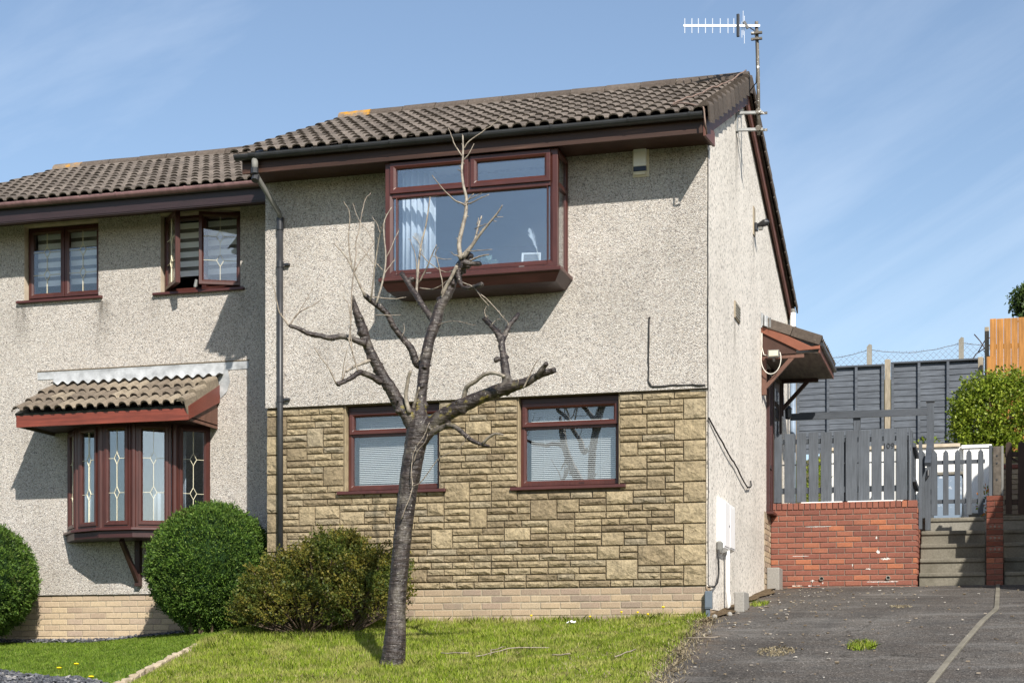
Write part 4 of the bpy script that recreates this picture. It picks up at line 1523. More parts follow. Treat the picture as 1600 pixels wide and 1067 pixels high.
def up_window(hole, opened):
    x0, x1, z0, z1 = hole
    y = BYW + .10
    fr = MB().ring(x0 + .002, x1 - .002, z0 + .03, z1 - .004, frame_prof(.05, y, y + .07))
    xm = (x0 + x1) / 2
    fr.box(xm - .03, xm + .03, y + .002, y + .068, z0 + .07, z1 - .05)
    f = piece(fr, 'window', 'maroon_v', houseB)
    mb = MB().prism([(x0 - .09, y + .05, z0 + .03), (x0 - .09, BYW - .05, z0 + .008), (x0 - .09, BYW - .054, z0 - .022), (x0 - .09, BYW - .04, z0 - .025), (x0 - .09, y + .05, z0 - .01)], (x1 - x0 + .15, 0, 0))
    piece(mb, 'sill', 'maroon', f)
    MB().box(x0 - .0, x1 + .0, BYW - .004, BYW + .10, z1 - .003, z1 + .04).build('lintel', MAT['reveal'], f)
    MB().box(x0 - .0005, x0 + .0015, BYW + .003, BYW + .2, z0, z1).build('reveal', MAT['reveal'], f)
    for i, (a, b) in enumerate(((x0 + .022, xm - .004), (xm + .004, x1 - .022))):
        za, zb = z0 + .055, z1 - .03
        ang = opened[i]
        M = None
        if ang:
            hx = a if i == 0 else b
            M = Matrix.Translation((hx, y - .02, 0)) @ Matrix.Rotation(R(ang), 4, 'Z') @ Matrix.Translation((-hx, -(y - .02), 0))
        c = casement(f, a, b, za, zb, y - .022, M)
        g = MB().box(a + .055, b - .055, y - .004, y + .002, za + .055, zb - .055)
        if M is not None:
            g.xform(M)
        g.build('pane', MAT['glass'], c)
        leaded(c, a + .058, b - .058, za + .058, zb - .058, y - .008, M)
    return f


up_window(BW1, (0, 0))
f2 = up_window(BW2, (-48, 26))
MB().tube([(-6.62, BYW + .02, 4.68), (-6.62, BYW - .02, 4.66), (-6.60, BYW - .02, 4.74)], .022, 8).build('window_stay', MAT['steel'], f2)
for hole, drop, lab in ((BW1, .62, 'banded grey roller blind in the closed upstairs window of the left house'), (BW2, .62, 'banded grey roller blind behind the open casements of the left house')):
    x0, x1, z0, z1 = hole
    b = thing('roller_blind', lab, 'blind', ((x0 + x1) / 2, BYW + .29, z0), 'banded roller blinds')
    k = 0
    zz = z1 - .06
    while zz > z1 - .06 - drop:
        me = MB().box(x0 + .06, x1 - .06, BYW + .225 + (.004 if k % 2 else 0), BYW + .228 + (.004 if k % 2 else 0), zz - .072, zz)
        me.build('band', MAT['band'], b)
        zz -= .12
        k += 1
    MB().box(x0 + .06, x1 - .06, BYW + .245, BYW + .248, z1 - .06 - drop, z1 - .05).build('backing_voile', MAT['oldpipe'], b)

# ---- bow window
bv = [(-8.415, BYW), (-8.10, .87), (-7.646, .66), (-7.195, .66), (-6.745, .86), (-6.425, BYW)]
bz0_, bz1_ = 1.635, 2.915
bow = MB()
for (x, y) in bv[1:-1]:
    bow.tube([(x, y + .03, bz0_), (x, y + .03, bz1_)], .042, 8)
bow = bow.build('bow_window', MAT['maroon_v'], houseB)
for i in range(5):
    a, b = Vector((*bv[i], 0)), Vector((*bv[i + 1], 0))
    L = (b - a).length
    M = Matrix.Translation(a) @ Matrix.Rotation(math.atan2(b.y - a.y, b.x - a.x), 4, 'Z')
    e0 = .035 if 0 < i else .0
    e1 = L - (.035 if i < 4 else .0)
    fr = piece(MB().ring(e0, e1, bz0_, bz1_, frame_prof(.048, -.004, .055)), 'facet_frame', 'maroon_v', bow, M)
    sa = piece(MB().ring(e0 + .03, e1 - .03, bz0_ + .028, bz1_ - .035, frame_prof(.052, -.022, .045)), 'sash', 'maroon_v', bow, M)
    pane(bow, e0 + .075, e1 - .075, bz0_ + .075, bz1_ - .08, .012, M, 'glass_b')
    leaded(bow, e0 + .082, e1 - .082, bz0_ + .08, bz1_ - .087, .008, M)
# sill following the bow and fascia board beneath it


def bow_loop(off, z):
    c = Vector((-7.42, 1.6, 0))
    out = []
    for i, (x, y) in enumerate(bv):
        if i in (0, 5):
            out.append((x + (-off if i == 0 else off), BYW - .002, z))
        else:
            d = (Vector((x, y, 0)) - c).normalized()
            out.append((x + d.x * off, y + d.y * off, z))
    return out


mb = MB()
loops(mb, [bow_loop(.02, bz0_ + .002), bow_loop(.075, bz0_ - .012), bow_loop(.078, bz0_ - .04), bow_loop(.04, bz0_ - .045)])
piece(mb, 'sill', 'maroon', bow)
mb = MB()
loops(mb, [bow_loop(.03, bz0_ - .046), bow_loop(.03, bz0_ - .13), bow_loop(.0, bz0_ - .135)])
piece(mb, 'sill_fascia', 'darkmaroon', bow)
for x in (-7.40,):
    b = piece(MB().box(x - .035, x + .035, BYW - .075, BYW - .002, .93, 1.50), 'bracket', 'darkbracket', bow)
    piece(MB().bar((x, BYW - .06, 1.00), (x, .74, 1.48), .05, .06), 'strut', 'darkbracket', b)
    for z in (1.38, 1.05):
        MB().tube([(x, BYW - .076, z), (x, BYW - .082, z)], .012, 8).build('bolt_cover', MAT['black'], b)
# roof over the bow
bt = MB().add([(-8.64, .34, 3.035), (-6.30, .34, 3.035), (-6.30, BYW - .002, 3.47), (-8.64, BYW - .002, 3.47), (-8.64, .36, 2.99), (-6.30, .36, 2.99), (-6.30, BYW - .002, 3.41), (-8.64, BYW - .002, 3.41)],
              [(0, 1, 2, 3), (7, 6, 5, 4), (0, 4, 5, 1), (1, 5, 6, 2), (2, 6, 7, 3), (3, 7, 4, 0)]).build('bow_roof', MAT['black'], houseB)
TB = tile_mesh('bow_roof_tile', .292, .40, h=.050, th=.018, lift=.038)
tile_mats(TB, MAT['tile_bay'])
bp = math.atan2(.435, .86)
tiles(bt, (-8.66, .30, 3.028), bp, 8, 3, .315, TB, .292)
VB = VT.copy()
VB.materials.clear()
VB.materials.append(MAT['tile_bay'])
rb = slope_rot(bp)
for i in range(3):
    put('verge_tile', VB, None, bt, loc=Vector((-6.325, .30, 3.034)) + rb @ Vector((0, i * .315, .004 * i)), rot=rb.to_4x4())
piece(MB().box(-8.63, -6.312, .352, .372, 2.865, 3.03), 'fascia', MAT['cedar'], bt)
piece(MB().prism([(-6.311, .352, 2.865), (-6.311, .352, 3.03), (-6.311, BYW - .002, 3.42), (-6.311, BYW - .002, 3.20)], (.022, 0, 0)), 'bargeboard', MAT['cedar'], bt)
MB().prism([(-6.34, .42, 2.87), (-6.34, BYW - .002, 3.26), (-6.34, BYW - .002, 2.87)], (.02, 0, 0)).build('cheek', MAT['bracketwood'], bt)
MB().box(-8.62, -6.32, .374, BYW - .002, 2.905, 2.92).build('soffit', MAT['darkbracket'], bt)
MB().prism([(-8.63, .40, 2.87), (-8.63, BYW - .002, 3.26), (-8.63, BYW - .002, 2.87)], (.02, 0, 0)).build('cheek', MAT['soffit_grey'], bt)
# lead flashing, wavy along the tiles
mb = MB()
n_ = 130
for i in range(n_ + 1):
    x = -8.62 + (2.26 + .13) * i / n_
    wv = .046 * (.5 - .5 * math.cos(2 * math.pi * (x + 8.66) / .146)) ** .85
    zl = 3.47
    mb.v += [(x, BYW - .012, zl + .20), (x, BYW - .03, zl + .085), (x, BYW - .05, zl + .05 + wv * .6), (x, BYW - .10, zl + .015 + wv + .02)]
for i in range(n_):
    for k in range(3):
        a = 4 * i + k
        mb.f.append((a, a + 1, a + 5, a + 4))
fl = mb.build('flashing', MAT['lead'], bt, smooth=True, fix=False)
MB().box(-8.86, -5.90, BYW - .008, BYW - .003, 3.60, 3.695).build('flashing_strip', MAT['lead'], bt)
MB().box(-8.86, -5.90, BYW - .014, BYW - .003, 3.70, 3.712).build('render_stop', MAT['mortar'], bt)
mb = MB().prism([(-6.30, BYW - .010, 3.66), (-6.18, BYW - .010, 3.60), (-6.15, BYW - .010, 3.45), (-6.19, BYW - .010, 3.33), (-6.28, BYW - .010, 3.25), (-6.305, BYW - .010, 3.4)], (0, .006, 0))
mb.build('flashing_tail', MAT['lead'], bt)
# ---- main roof of the left house
roofB = MB().add([(BX0 - .09, .54, 5.685), (BX1 - .0, .54, 5.685), (BX1, br_y, br_z - .035), (BX0 - .09, br_y, br_z - .035), (BX0 - .09, .60, 5.64), (BX1, .60, 5.64), (BX1, br_y, br_z - .10), (BX0 - .09, br_y, br_z - .10)],
                 [(0, 1, 2, 3), (7, 6, 5, 4), (0, 4, 5, 1), (1, 5, 6, 2), (2, 6, 7, 3), (3, 7, 4, 0)]).build('roof', MAT['black'], houseB)
pB = math.atan2(br_z - 5.70, br_y - .54)
sB = math.hypot(br_z - 5.70, br_y - .54)
tiles(roofB, (BX0 - .10, .51, 5.692), pB, 17, NROW, sB / NROW)
ridge_tiles(roofB, BX0 - .08, BX1 - .02, br_y, br_z + .01, first=True)
MB().add([(BX0 - .09, br_y, br_z + .01), (BX1, br_y, br_z + .01), (BX1, 9.0, br_z - .338 * (9 - br_y)), (BX0 - .09, 9.0, br_z - .338 * (9 - br_y))], [(0, 1, 2, 3)]).build('rear_roof', MAT['tile'], houseB)
piece(MB().box(BX0 - .04, BX1 - .003, .63, .652, 5.475, 5.68), 'fascia', MAT['fascia2'], houseB)
piece(MB().box(BX0 - .04, BX1 - .003, .624, .63, 5.49, 5.515), 'fascia_bead', MAT['fascia2'], houseB)
MB().box(BX0 - .03, BX1 - .004, .652, BYW, ZBE - .02, ZBE - .002).build('soffit', MAT['darkbracket'], houseB)
MB().box(BX0 - .03, BX1 - .004, .652, .70, 5.475, ZBE - .022).build('fascia_backing', MAT['darkbracket'], houseB)
gutter(houseB, BX0 - .05, BX1 - .02, .568, 5.705, .057, MAT['pinkgut'], [-9.2, -8.27, -7.35, -6.42, -5.5])
# debris in the valley where the two roofs meet
mb = MB()
for i in range(26):
    c = Vector((random.uniform(-5.42, -5.16), random.uniform(.46, .66), 5.75 + random.uniform(-.01, .05)))
    mb.bar(c, c + Vector((random.uniform(-.07, .07), random.uniform(-.05, .05), random.uniform(-.02, .04))), .03, .025)
mb.build('debris', MAT['black'], roofB)

# ---- inside the bow window
tl = thing('table_lamp', 'table lamp with a cream shade behind the bow window', 'lamp', (-7.47, 1.12, 1.60))
MB().lathe((-7.47, 1.12, 1.60), [(.05, 0), (.05, .012), (.014, .03), (.02, .09), (.012, .16), (.01, .21)], 10).build('base', MAT['steel'], tl)
MB().lathe((-7.47, 1.12, 1.79), [(.075, 0), (.048, .14)], 14).build('shade', MAT['pampas'], tl)
orn = MB()
pts = [Vector((-6.93, 1.05, 1.74)) + Vector((.055 * math.cos(t), 0, .07 * math.sin(t))) for t in np.linspace(-1.2, 4.4, 16)]
orn.tube([(-6.95, 1.05, 1.60), (-6.95, 1.05, 1.66)] + pts, .018, 8)
orn.build('ornament', MAT['white'], None, smooth=True, label='white looped ornament behind the bow window', cat='ornament')
MB().box(-8.2, -6.6, 1.0, 1.3, 1.56, 1.595).build('window_board', MAT['white'], bow)
# net curtain panels in the bow
for xa, xb, lab in ((-7.20, -6.74, 'pale net curtain filling the wide pane of the bow window'), (-8.2, -7.95, 'pale net curtain at the left of the bow window')):
    mb = MB()
    for i in range(25):
        t = i / 24
        x = xa + (xb - xa) * t
        mb.v += [(x, 1.18 + .012 * math.sin(t * 30), 1.62), (x, 1.18 + .012 * math.sin(t * 30), 2.90)]
    for i in range(24):
        mb.f.append((2 * i, 2 * i + 1, 2 * i + 3, 2 * i + 2))
    so = mb.build('net_curtain', MAT['curtain'], None, smooth=True, fix=False, label=lab, cat='curtain')
    so.modifiers.new('solid', 'SOLIDIFY').thickness = .003

# ------------------------------------------------------------------ garden terrace behind the red wall
m = MT('garden_soil', .95, .1)
m.col(m.ramp(m.noise(3, 5, .6), [(.35, (.05, .07, .02)), (.6, (.10, .085, .05))]))
prof = [(6.95, .9), (6.95, 2.0), (8.45, 2.0), (8.6, 2.9), (8.7, 3.15), (11.8, 3.4), (13.0, 3.85), (14.2, 3.95), (15.5, 5.5), (20, 5.75), (40, 6.0), (120, 6.0)]
mb = MB()
xs = [-.0, 2, 4, 8, 14, 40]
for y, z in prof:
    for x in xs:
        mb.v.append((x, y, z))
k = len(xs)
for j in range(len(prof) - 1):
    for i in range(k - 1):
        a = j * k + i
        mb.f.append((a, a + 1, a + k + 1, a + k))
mb.build('garden_terrace', m.m, None, fix=False, kind='structure')
MB().box(.02, 1.94, 5.60, 6.95, 1.0, 2.02).build('porch_landing', MAT['concrete'], None, kind='structure')
MB().box(1.985, 9.0, 6.48, 7.6, .9, 2.005).build('upper_path', MAT['concrete'], None, kind='structure')

# ---- red brick retaining wall
rw = thing('retaining_wall', 'low red brick retaining wall with weep holes at the end of the drive', 'wall', (1.0, 5.4, .98))
core = MB().box(.02, 1.965, 5.37, 5.58, .85, 2.145).box(1.75, 1.965, 5.58, 7.0, .85, 2.12)
core.build('mortar_core', MAT['mortar_red'], rw)
ZR = 2.062
print('red', brick_courses(rw, MAT['red'], 'red', .012, 1.975, ZR - 15 * .0752, 15, 5.36, course=.0752, joint=.009, dep=.05))
# soldier/header course on top
x = .012
while x < 1.97:
    wd = .068
    me = brick_mesh('redhead%d' % random.randint(0, 2), wd, .092, .225)
    put('coping_brick', me, MAT['red'], rw, loc=(min(x + wd / 2, 1.942), 5.352 + random.uniform(-.003, .003), ZR + .049))
    x += .0766
# return of the wall along the steps
brick_courses(rw, MAT['red'], 'red', 5.40, 6.9, ZR - 15 * .0752, 15, 0, course=.0752, joint=.009, rot=RX, org=Vector((1.985, 0, 0)))
for x in (.705, 1.595):
    ring_ = MB()
    for yy in (5.335, 5.40):
        for rr in (.030, .022):
            for i in range(16):
                t = 2 * math.pi * i / 16
                ring_.v.append((x + rr * math.cos(t), yy, 1.115 + rr * math.sin(t)))
    for i in range(16):
        q = (i + 1) % 16
        ring_.f += [(i, q, 16 + q, 16 + i), (i, 32 + i, 32 + q, q), (16 + i, 16 + q, 48 + q, 48 + i)]
    wp = ring_.build('weep_pipe', MAT['concrete'], rw)
    MB().tube([(x, 5.36, 1.115), (x, 5.352, 1.115)], .0215, 14).build('dark_bore', MAT['cable'], wp)
# lime runs on the brickwork
MAT['lime'] = flat('lime_bloom', (.62, .60, .56), .95, .1, .15, 30)
rl_ = random.Random(3)
for cx_, cz, wd, h in ((1.56, 1.375, .13, .05), (1.46, 1.47, .05, .07), (1.44, 1.66, .03, .06), (1.52, 1.065, .42, .02), (1.33, 1.24, .07, .03), (.58, 1.09, .05, .06), (.72, 1.06, .02, .08), (.66, 1.83, .35, .012), (.42, 1.43, .22, .01), (1.12, 1.30, .012, .10)):
    n_ = max(5, int(wd / .006))
    up_, dn = [], []
    for i in range(n_ + 1):
        xx = cx_ + wd * (i / n_ - .5)
        e = math.sin(math.pi * i / n_) ** .5
        dn.append((xx, 5.3565, cz - h * .5 * e * rl_.random() ** 1.8 - .002))
        up_.append((xx, 5.3565, cz + h * .4 * e * rl_.random() ** 2.5 + .001))
    MB().prism(dn + up_[::-1], (0, .003, 0)).build('lime_stain', MAT['lime'], rw)

# ---- grey board fence with the house number
bf = thing('board_fence', 'slate grey upright board fence numbered 109 on top of the red brick wall', 'fence', (.9, 5.46, 2.17))
bx = [0.015, 0.156, 0.183, 0.332, 0.35, 0.489, 0.516, 0.655, 0.681, 0.837, 0.854, 1.001, 1.018, 1.173, 1.19, 1.345, 1.362, 1.507, 1.524, 1.677, 1.693, 1.846]
for i in range(11):
    a, b = bx[2 * i] + .004, bx[2 * i + 1] - .004
    zt = 3.125 + .0025 * i + random.uniform(-.004, .004)
    yy = 5.448 + random.uniform(-.002, .002)
    if i == 0:
        pl_ = [(a, yy, 2.175), (b, yy, 2.175), (b, yy, zt), (a + .075, yy, zt), (a, yy, zt - .12)]
    else:
        pl_ = [(a, yy, 2.175), (b, yy, 2.175), (b, yy, zt), (a, yy, zt)]
    piece(MB().prism(pl_, (0, .022, 0)), 'board', MAT['greypaint'], bf)
for z in (2.34, 2.70, 3.02):
    hh = .032 if z > 2.5 else .04
    if z == 2.70:
        hh = .008
    piece(MB().box(.02, 1.86, 5.474, 5.51, z - hh, z + hh), 'rail', MAT['greypaint_h'], bf)
for x in (.06, 1.0, 1.82):
    piece(MB().box(x - .035, x + .035, 5.511, 5.58, 2.155, 3.05), 'post', MAT['greypaint'], bf)
# painted ledge under the boards
piece(MB().box(.42, .98, 5.40, 5.47, 2.157, 2.172), 'white_ledge', MAT['whitewall'], bf)
piece(MB().box(1.05, 1.66, 5.40, 5.47, 2.157, 2.172), 'white_ledge', MAT['whitewall'], bf)


def text_mesh(s, size, depth):
    cu_ = bpy.data.curves.new('numeral', 'FONT')
    cu_.body = s
    cu_.size = size
    cu_.extrude = depth
    cu_.align_x = 'CENTER'
    to = bpy.data.objects.new('tmp_text', cu_)
    COL.objects.link(to)
    bpy.context.view_layer.update()
    me = bpy.data.meshes.new_from_object(to.evaluated_get(bpy.context.evaluated_depsgraph_get()))
    bpy.data.objects.remove(to)
    return me


MAT['numeral'] = flat('dull_black_numeral', (.022, .024, .028), .5, .4, .1, 9)
for ch, x in (('1', 1.543), ('0', 1.592), ('9', 1.648)):
    put('numeral', text_mesh(ch, .105, .003), MAT['numeral'], bf, loc=(x, 5.442, 2.878), rot=Matrix.Rotation(math.pi / 2, 4, 'X'))
# ---- side screen of the steps (boards running back)
ss = thing('step_side_screen', 'slate grey board screen running back beside the steps', 'fence', (1.93, 6.0, 2.15))
for i in range(8):
    y0 = 5.50 + i * .172
    piece(MB().box(1.885, 1.907, y0, y0 + .155, 2.05 - (0 if i < 1 else .02 * i), 3.12 - .10 * (i > 1)), 'board', MAT['greypaint'], ss)
for z in (2.45, 2.92):
    piece(MB().box(1.909, 1.95, 5.50, 6.86, z - .03, z + .03), 'rail', MAT['greypaint_h'], ss)
piece(MB().box(1.86, 1.884, 5.448, 5.50, 2.16, 3.15), 'corner_post', MAT['greypaint'], ss)
piece(MB().box(1.988, 2.035, 5.56, 5.62, 1.78, 2.98), 'post', MAT['greypaint'], ss)

# ---- concrete steps (two flights)


def flight(x0, x1, label):
    t_ = thing('garden_steps', label, 'steps', ((x0 + x1) / 2, 5.9, .98))
    tops = [1.175, 1.381, 1.60, 1.80, 2.004]
    z0 = .90
    for i, z in enumerate(tops):
        y0 = 5.36 + .28 * i
        mb = MB()
        mb.prism([(x0, y0 - .022, z - .055), (x0, y0 - .022, z), (x0, 6.48 + .3 * (i == 4), z), (x0, 6.48 + .3 * (i == 4), z0 - .004), (x0, y0, z0 - .004), (x0, y0 + .004, z - .055)], (x1 - x0, 0, 0))
        mb.build('step', MAT['step'], t_, bevel=.012)
        z0 = z


flight(2.0, 2.862, 'weathered concrete steps between the red brick wall and the brick pier')
flight(3.10, 4.3, 'concrete steps right of the brick pier, at the picture edge')

# ---- brick pier and posts on it
pr = thing('brick_pier', 'narrow dark red brick pier between the two flights of steps', 'pier', (2.98, 5.4, .98))
MB().box(2.884, 3.076, 5.315, 5.51, .85, 2.18).build('mortar_core', MAT['mortar_red'], pr)
for i in range(16):
    z = .985 + .0752 * (i + .5)
    mt_ = MAT['dark_red'] if (i > 11 or i in (5, 7, 9)) else MAT['red']
    if i % 2:
        me = brick_mesh('pf_%d' % (i > 11 or i in (5, 7, 9)), .215, .066, .05)
        put('brick', me.copy(), mt_, pr, loc=(2.98, 5.30, z)).data.materials[0] = mt_
    else:
        for xx in (2.926, 3.035):
            me = brick_mesh('ph', .102, .066, .05).copy()
            me.materials.clear()
            put('brick', me, mt_, pr, loc=(xx, 5.30, z))
    me = brick_mesh('ps', .215, .066, .05).copy()
    me.materials.clear()
    put('brick', me, mt_, pr, loc=(2.872, 5.41, z), rot=Matrix.Rotation(-math.pi / 2, 4, 'Z'))
for i in (6, 8, 10):
    z = .985 + .0752 * (i + .5)
    for xx in (2.925, 2.98, 3.035):
        MB().tube([(xx, 5.304, z), (xx, 5.296, z)], .016, 9).build('perforation', MAT['mortar_red'], pr)
cp_ = thing('gate_post', 'rough grey concrete gate post standing on the brick pier', 'post', (3.0, 5.4, 2.19))
piece(MB().box(2.955, 3.06, 5.36, 5.45, 2.19, 2.845), 'post', MAT['darkconc'], cp_, None, .01)
for z in (2.62, 2.40, 2.72):
    MB().tube([(3.007, 5.36, z), (3.007, 5.352, z)], .012, 8).build('bolt', MAT['black'], cp_)
pg = thing('timber_post', 'slate grey timber post beside the concrete gate post', 'post', (2.92, 5.42, 2.19))
piece(MB().box(2.905, 2.953, 5.38, 5.46, 2.19, 2.86), 'post', MAT['greypaint'], pg)
pw = thing('timber_post', 'pale grey timber batten on the right of the concrete gate post', 'post', (3.08, 5.42, 2.19))
piece(MB().box(3.062, 3.092, 5.37, 5.45, 2.19, 2.85), 'post', MAT['oldpipe'], pw)

# ---- grey picket gate


def picket(x0, x1, y, z0, z1, th=.02, style='point'):
    xm = (x0 + x1) / 2
    h = (x1 - x0)
    if style == 'point':
        pts = [(x0, y, z0), (x1, y, z0), (x1, y, z1 - h * 1.15), (x1 - h * .06, y, z1 - h * .85), (x1 - h * .02, y, z1 - h * .62), (xm, y, z1), (x0 + h * .02, y, z1 - h * .62), (x0 + h * .06, y, z1 - h * .85), (x0, y, z1 - h * 1.15)]
    else:
        pts = [(x0, y, z0), (x1, y, z0)] + [(xm + math.cos(t) * h / 2, y, z1 - h / 2 + math.sin(t) * h / 2) for t in np.linspace(0, math.pi, 8)]
    return MB().prism(pts, (0, th, 0))


pgt = thing('picket_gate', 'slate grey picket gate with pointed tops at the head of the steps', 'gate', (2.4, 6.6, 2.02))
for i, px in enumerate((2.005, 2.168, 2.325, 2.484, 2.641, 2.800)):
    wd = .076 if i != 1 else .086
    piece(picket(px - wd / 2, px + wd / 2, 6.585, 2.05 if i > 0 else 2.02, 2.975 + random.uniform(-.006, .006)), 'picket', MAT['greypaint'], pgt)
for z in (2.80, 2.245):
    piece(MB().box(1.99, 2.86, 6.607, 6.64, z - .028, z + .028), 'rail', MAT['greypaint_h'], pgt)
MB().box(2.035, 2.075, 6.565, 6.585, 2.76, 2.84).build('latch', MAT['black'], pgt)

# ---- handrail and deck rail
hr = thing('stair_handrail', 'slate grey timber handrail sloping beside the steps', 'handrail', (2.1, 6.4, 2.0))
piece(MB().bar((2.085, 6.28, 2.74), (2.10, 6.98, 3.15), .085, .06), 'rail', MAT['greypaint_h'], hr)
piece(MB().box(2.05, 2.125, 6.30, 6.37, 1.82, 2.70), 'post', MAT['greypaint'], hr)
MB().tube([(2.09, 6.29, 2.66), (2.09, 6.27, 2.58), (2.06, 6.27, 2.54)], .018, 8).build('latch', MAT['black'], hr)
dk = thing('deck_rail', 'slate grey timber rail on posts above the board fence', 'railing', (1.2, 7.0, 2.0))
piece(MB().box(.10, 2.06, 6.985, 7.02, 3.535, 3.635), 'rail', MAT['greypaint_h'], dk)
for x, z in ((1.06, 3.65), (2.10, 3.72)):
    piece(MB().box(x - .05, x + .05, 7.021, 7.10, 2.0, z), 'post', MAT['greypaint'], dk)
piece(MB().box(2.04, 2.16, 7.01, 7.11, 3.721, 3.745), 'post_cap', MAT['black'], dk)

# ---- brown picket gate on the right
bg_ = thing('brown_gate', 'dark brown round-topped picket gate at the right edge', 'gate', (3.5, 6.4, 2.0))
for i in range(7):
    x = 3.175 + i * .165
    piece(picket(x - .042, x + .042, 6.40, 2.03, 3.03 + .0 * i, .022, 'round'), 'picket', MAT['brownwood'], bg_)
for z in (2.86, 2.2):
    piece(MB().box(3.12, 4.25, 6.424, 6.46, z - .035, z + .035), 'rail', MAT['brownwood'], bg_)
piece(MB().bar((3.2, 6.47, 2.82), (4.1, 6.47, 2.24), .03, .07, up=(0, 1, 0)), 'brace', MAT['brownwood'], bg_)
# pale brick wall behind the brown gate
bb = thing('garden_wall', 'low pale brick garden wall behind the brown gate', 'wall', (3.7, 8.1, 2.0))
MB().box(3.02, 5.0, 8.02, 8.2, 1.95, 2.92).build('mortar_core', MAT['mortar_pale'], bb)
brick_courses(bb, MAT['buffB'], 'buff', 3.0, 5.0, 2.0, 11, 8.0)
for i in range(8):
    me = brick_mesh('redhead0', .068, .092, .225)
    put('coping_brick', brick_mesh('capb', .215, .06, .22), MAT['red'], bb, loc=(3.11 + i * .225, 7.99, 2.87))

# ---- white wall and painted door panel behind the gate
ww = thing('white_wall', 'white painted terrace wall behind the picket gate and board fence', 'wall', (1.8, 8.5, 2.0))
piece(MB().box(.55, 2.94, 8.40, 8.58, 2.0, 3.24), 'wall_face', MAT['whitewall'], ww)
piece(MB().box(.52, 2.5, 8.36, 8.60, 3.24, 3.29), 'coping', MAT['reveal'], ww)
piece(MB().box(2.52, 2.96, 8.30, 8.60, 3.20, 3.25), 'coping', MAT['whitewall'], ww)
piece(MB().box(2.55, 2.93, 8.32, 8.399, 2.0, 3.19), 'white_panel', MAT['whitewall'], ww)
for x in (1.02, 1.55):
    MB().box(x, x + .02, 8.39, 8.3995, 2.0, 3.24).build('joint', MAT['oldpipe'], ww)


def scuffed():
    m = MT('scuffed_blue_grey', .55, .4)
    k = m.ramp(m.noise(9, 5, .65), [(.60, 0), (.66, 1)])
    c = m.mix(m.noise(3, 3), (.16, .21, .28), (.23, .30, .39))
    m.col(m.mix(m.math('MULTIPLY', k, .7), c, (.6, .64, .68)))
    return m.m


MAT['scuffed'] = scuffed()
bn = thing('storage_box', 'scuffed blue-grey storage box behind the picket gate', 'storage box', (2.33, 7.9, 2.0))
piece(MB().box(2.05, 2.53, 7.75, 8.25, 2.01, 2.74), 'body', MAT['scuffed'], bn, None, .012)
piece(MB().box(2.03, 2.55, 7.73, 8.27, 2.745, 2.79), 'lid', MAT['concrete'], bn, None, .008)
piece(MB().box(2.63, 2.89, 7.6, 7.9, 2.0, 2.16), 'step_block', MAT['concrete'], bn, None, .015)

# ---- lapped fence panels at the back
pans = [(-2.55, -.66, 'slate grey lapped fence panel hidden left of the first post'), (-.56, 1.07, 'slate grey lapped fence panel left of the tall concrete post'), (1.19, 2.86, 'slate grey lapped fence panel right of the tall concrete post')]
for x0, x1, lab in pans[1:]:
    fp = thing('lap_fence', lab, 'fence', ((x0 + x1) / 2, 14, 3.9), 'slate grey fence panels')
    zt = 5.50 if x0 < 1 else 5.525
    n_ = 14
    hh = (zt - 3.9) / n_
    for i in range(n_):
        z = 3.9 + i * hh
        ya = 14.0
        jj = [random.uniform(-.012, .012) for _ in range(2)]
        q = MB().add([(x0, ya - .004, z - .012 + jj[0]), (x1, ya - .004, z - .012 + jj[1]), (x1, ya + .010, z + hh + .01), (x0, ya + .010, z + hh + .01), (x0, ya + .004, z - .012 + jj[0]), (x1, ya + .004, z - .012 + jj[1]), (x1, ya + .018, z + hh + .01), (x0, ya + .018, z + hh + .01)],
                     [(0, 1, 2, 3), (7, 6, 5, 4), (0, 4, 5, 1), (1, 5, 6, 2), (2, 6, 7, 3), (3, 7, 4, 0)])
        q.build('slat', MAT['greyfence'], fp)
    xs_ = (.032, .554) if x0 < 1 else (1.70, 2.22)
    for x in (x0 + .03, *xs_, x1 - .03):
        piece(MB().box(x - .024, x + .024, 13.945, 13.982, 3.9, zt), 'batten', MAT['greyfence'], fp)
    piece(MB().box(x0, x1, 13.94, 14.03, zt, zt + .035), 'capping', MAT['greypaint_h'], fp)
for x, z, lab in ((-.61, 5.45, 'concrete fence post by the house end of the grey fence'), (1.13, 5.62, 'tall concrete fence post in the middle of the grey fence')):
    p_ = MB().prism([(x - .052, 13.93, 3.6), (x + .052, 13.93, 3.6), (x + .052, 13.93, z - .012), (x, 13.93, z), (x - .052, 13.93, z - .012)], (0, .1, 0))
    p_.build('fence_post', MAT['oldpost'], None, bevel=.006, label=lab, cat='post')

# ---- chain-link fence behind
cf = thing('chain_link_fence', 'rusty chain-link fence on concrete posts beyond the grey fence', 'fence', (1, 17, 5.6))
posts = [(-1.25, 6.45), (.60, 6.50), (2.425, 6.545), (4.2, 6.6)]
for x, z in posts:
    MB().prism([(x - .05, 17, 5.3), (x + .05, 17, 5.3), (x + .05, 17, z - .02), (x, 17, z), (x - .05, 17, z - .06)], (0, .1, 0)).build('post', MAT['concrete'], cf)


def top_z(x):
    for (a, za), (b, zb) in zip(posts[:-1], posts[1:]):
        if a <= x <= b:
            t = (x - a) / (b - a)
            return (za + (zb - za) * t) - .10 - .13 * math.sin(math.pi * t) ** .8
    return 6.3


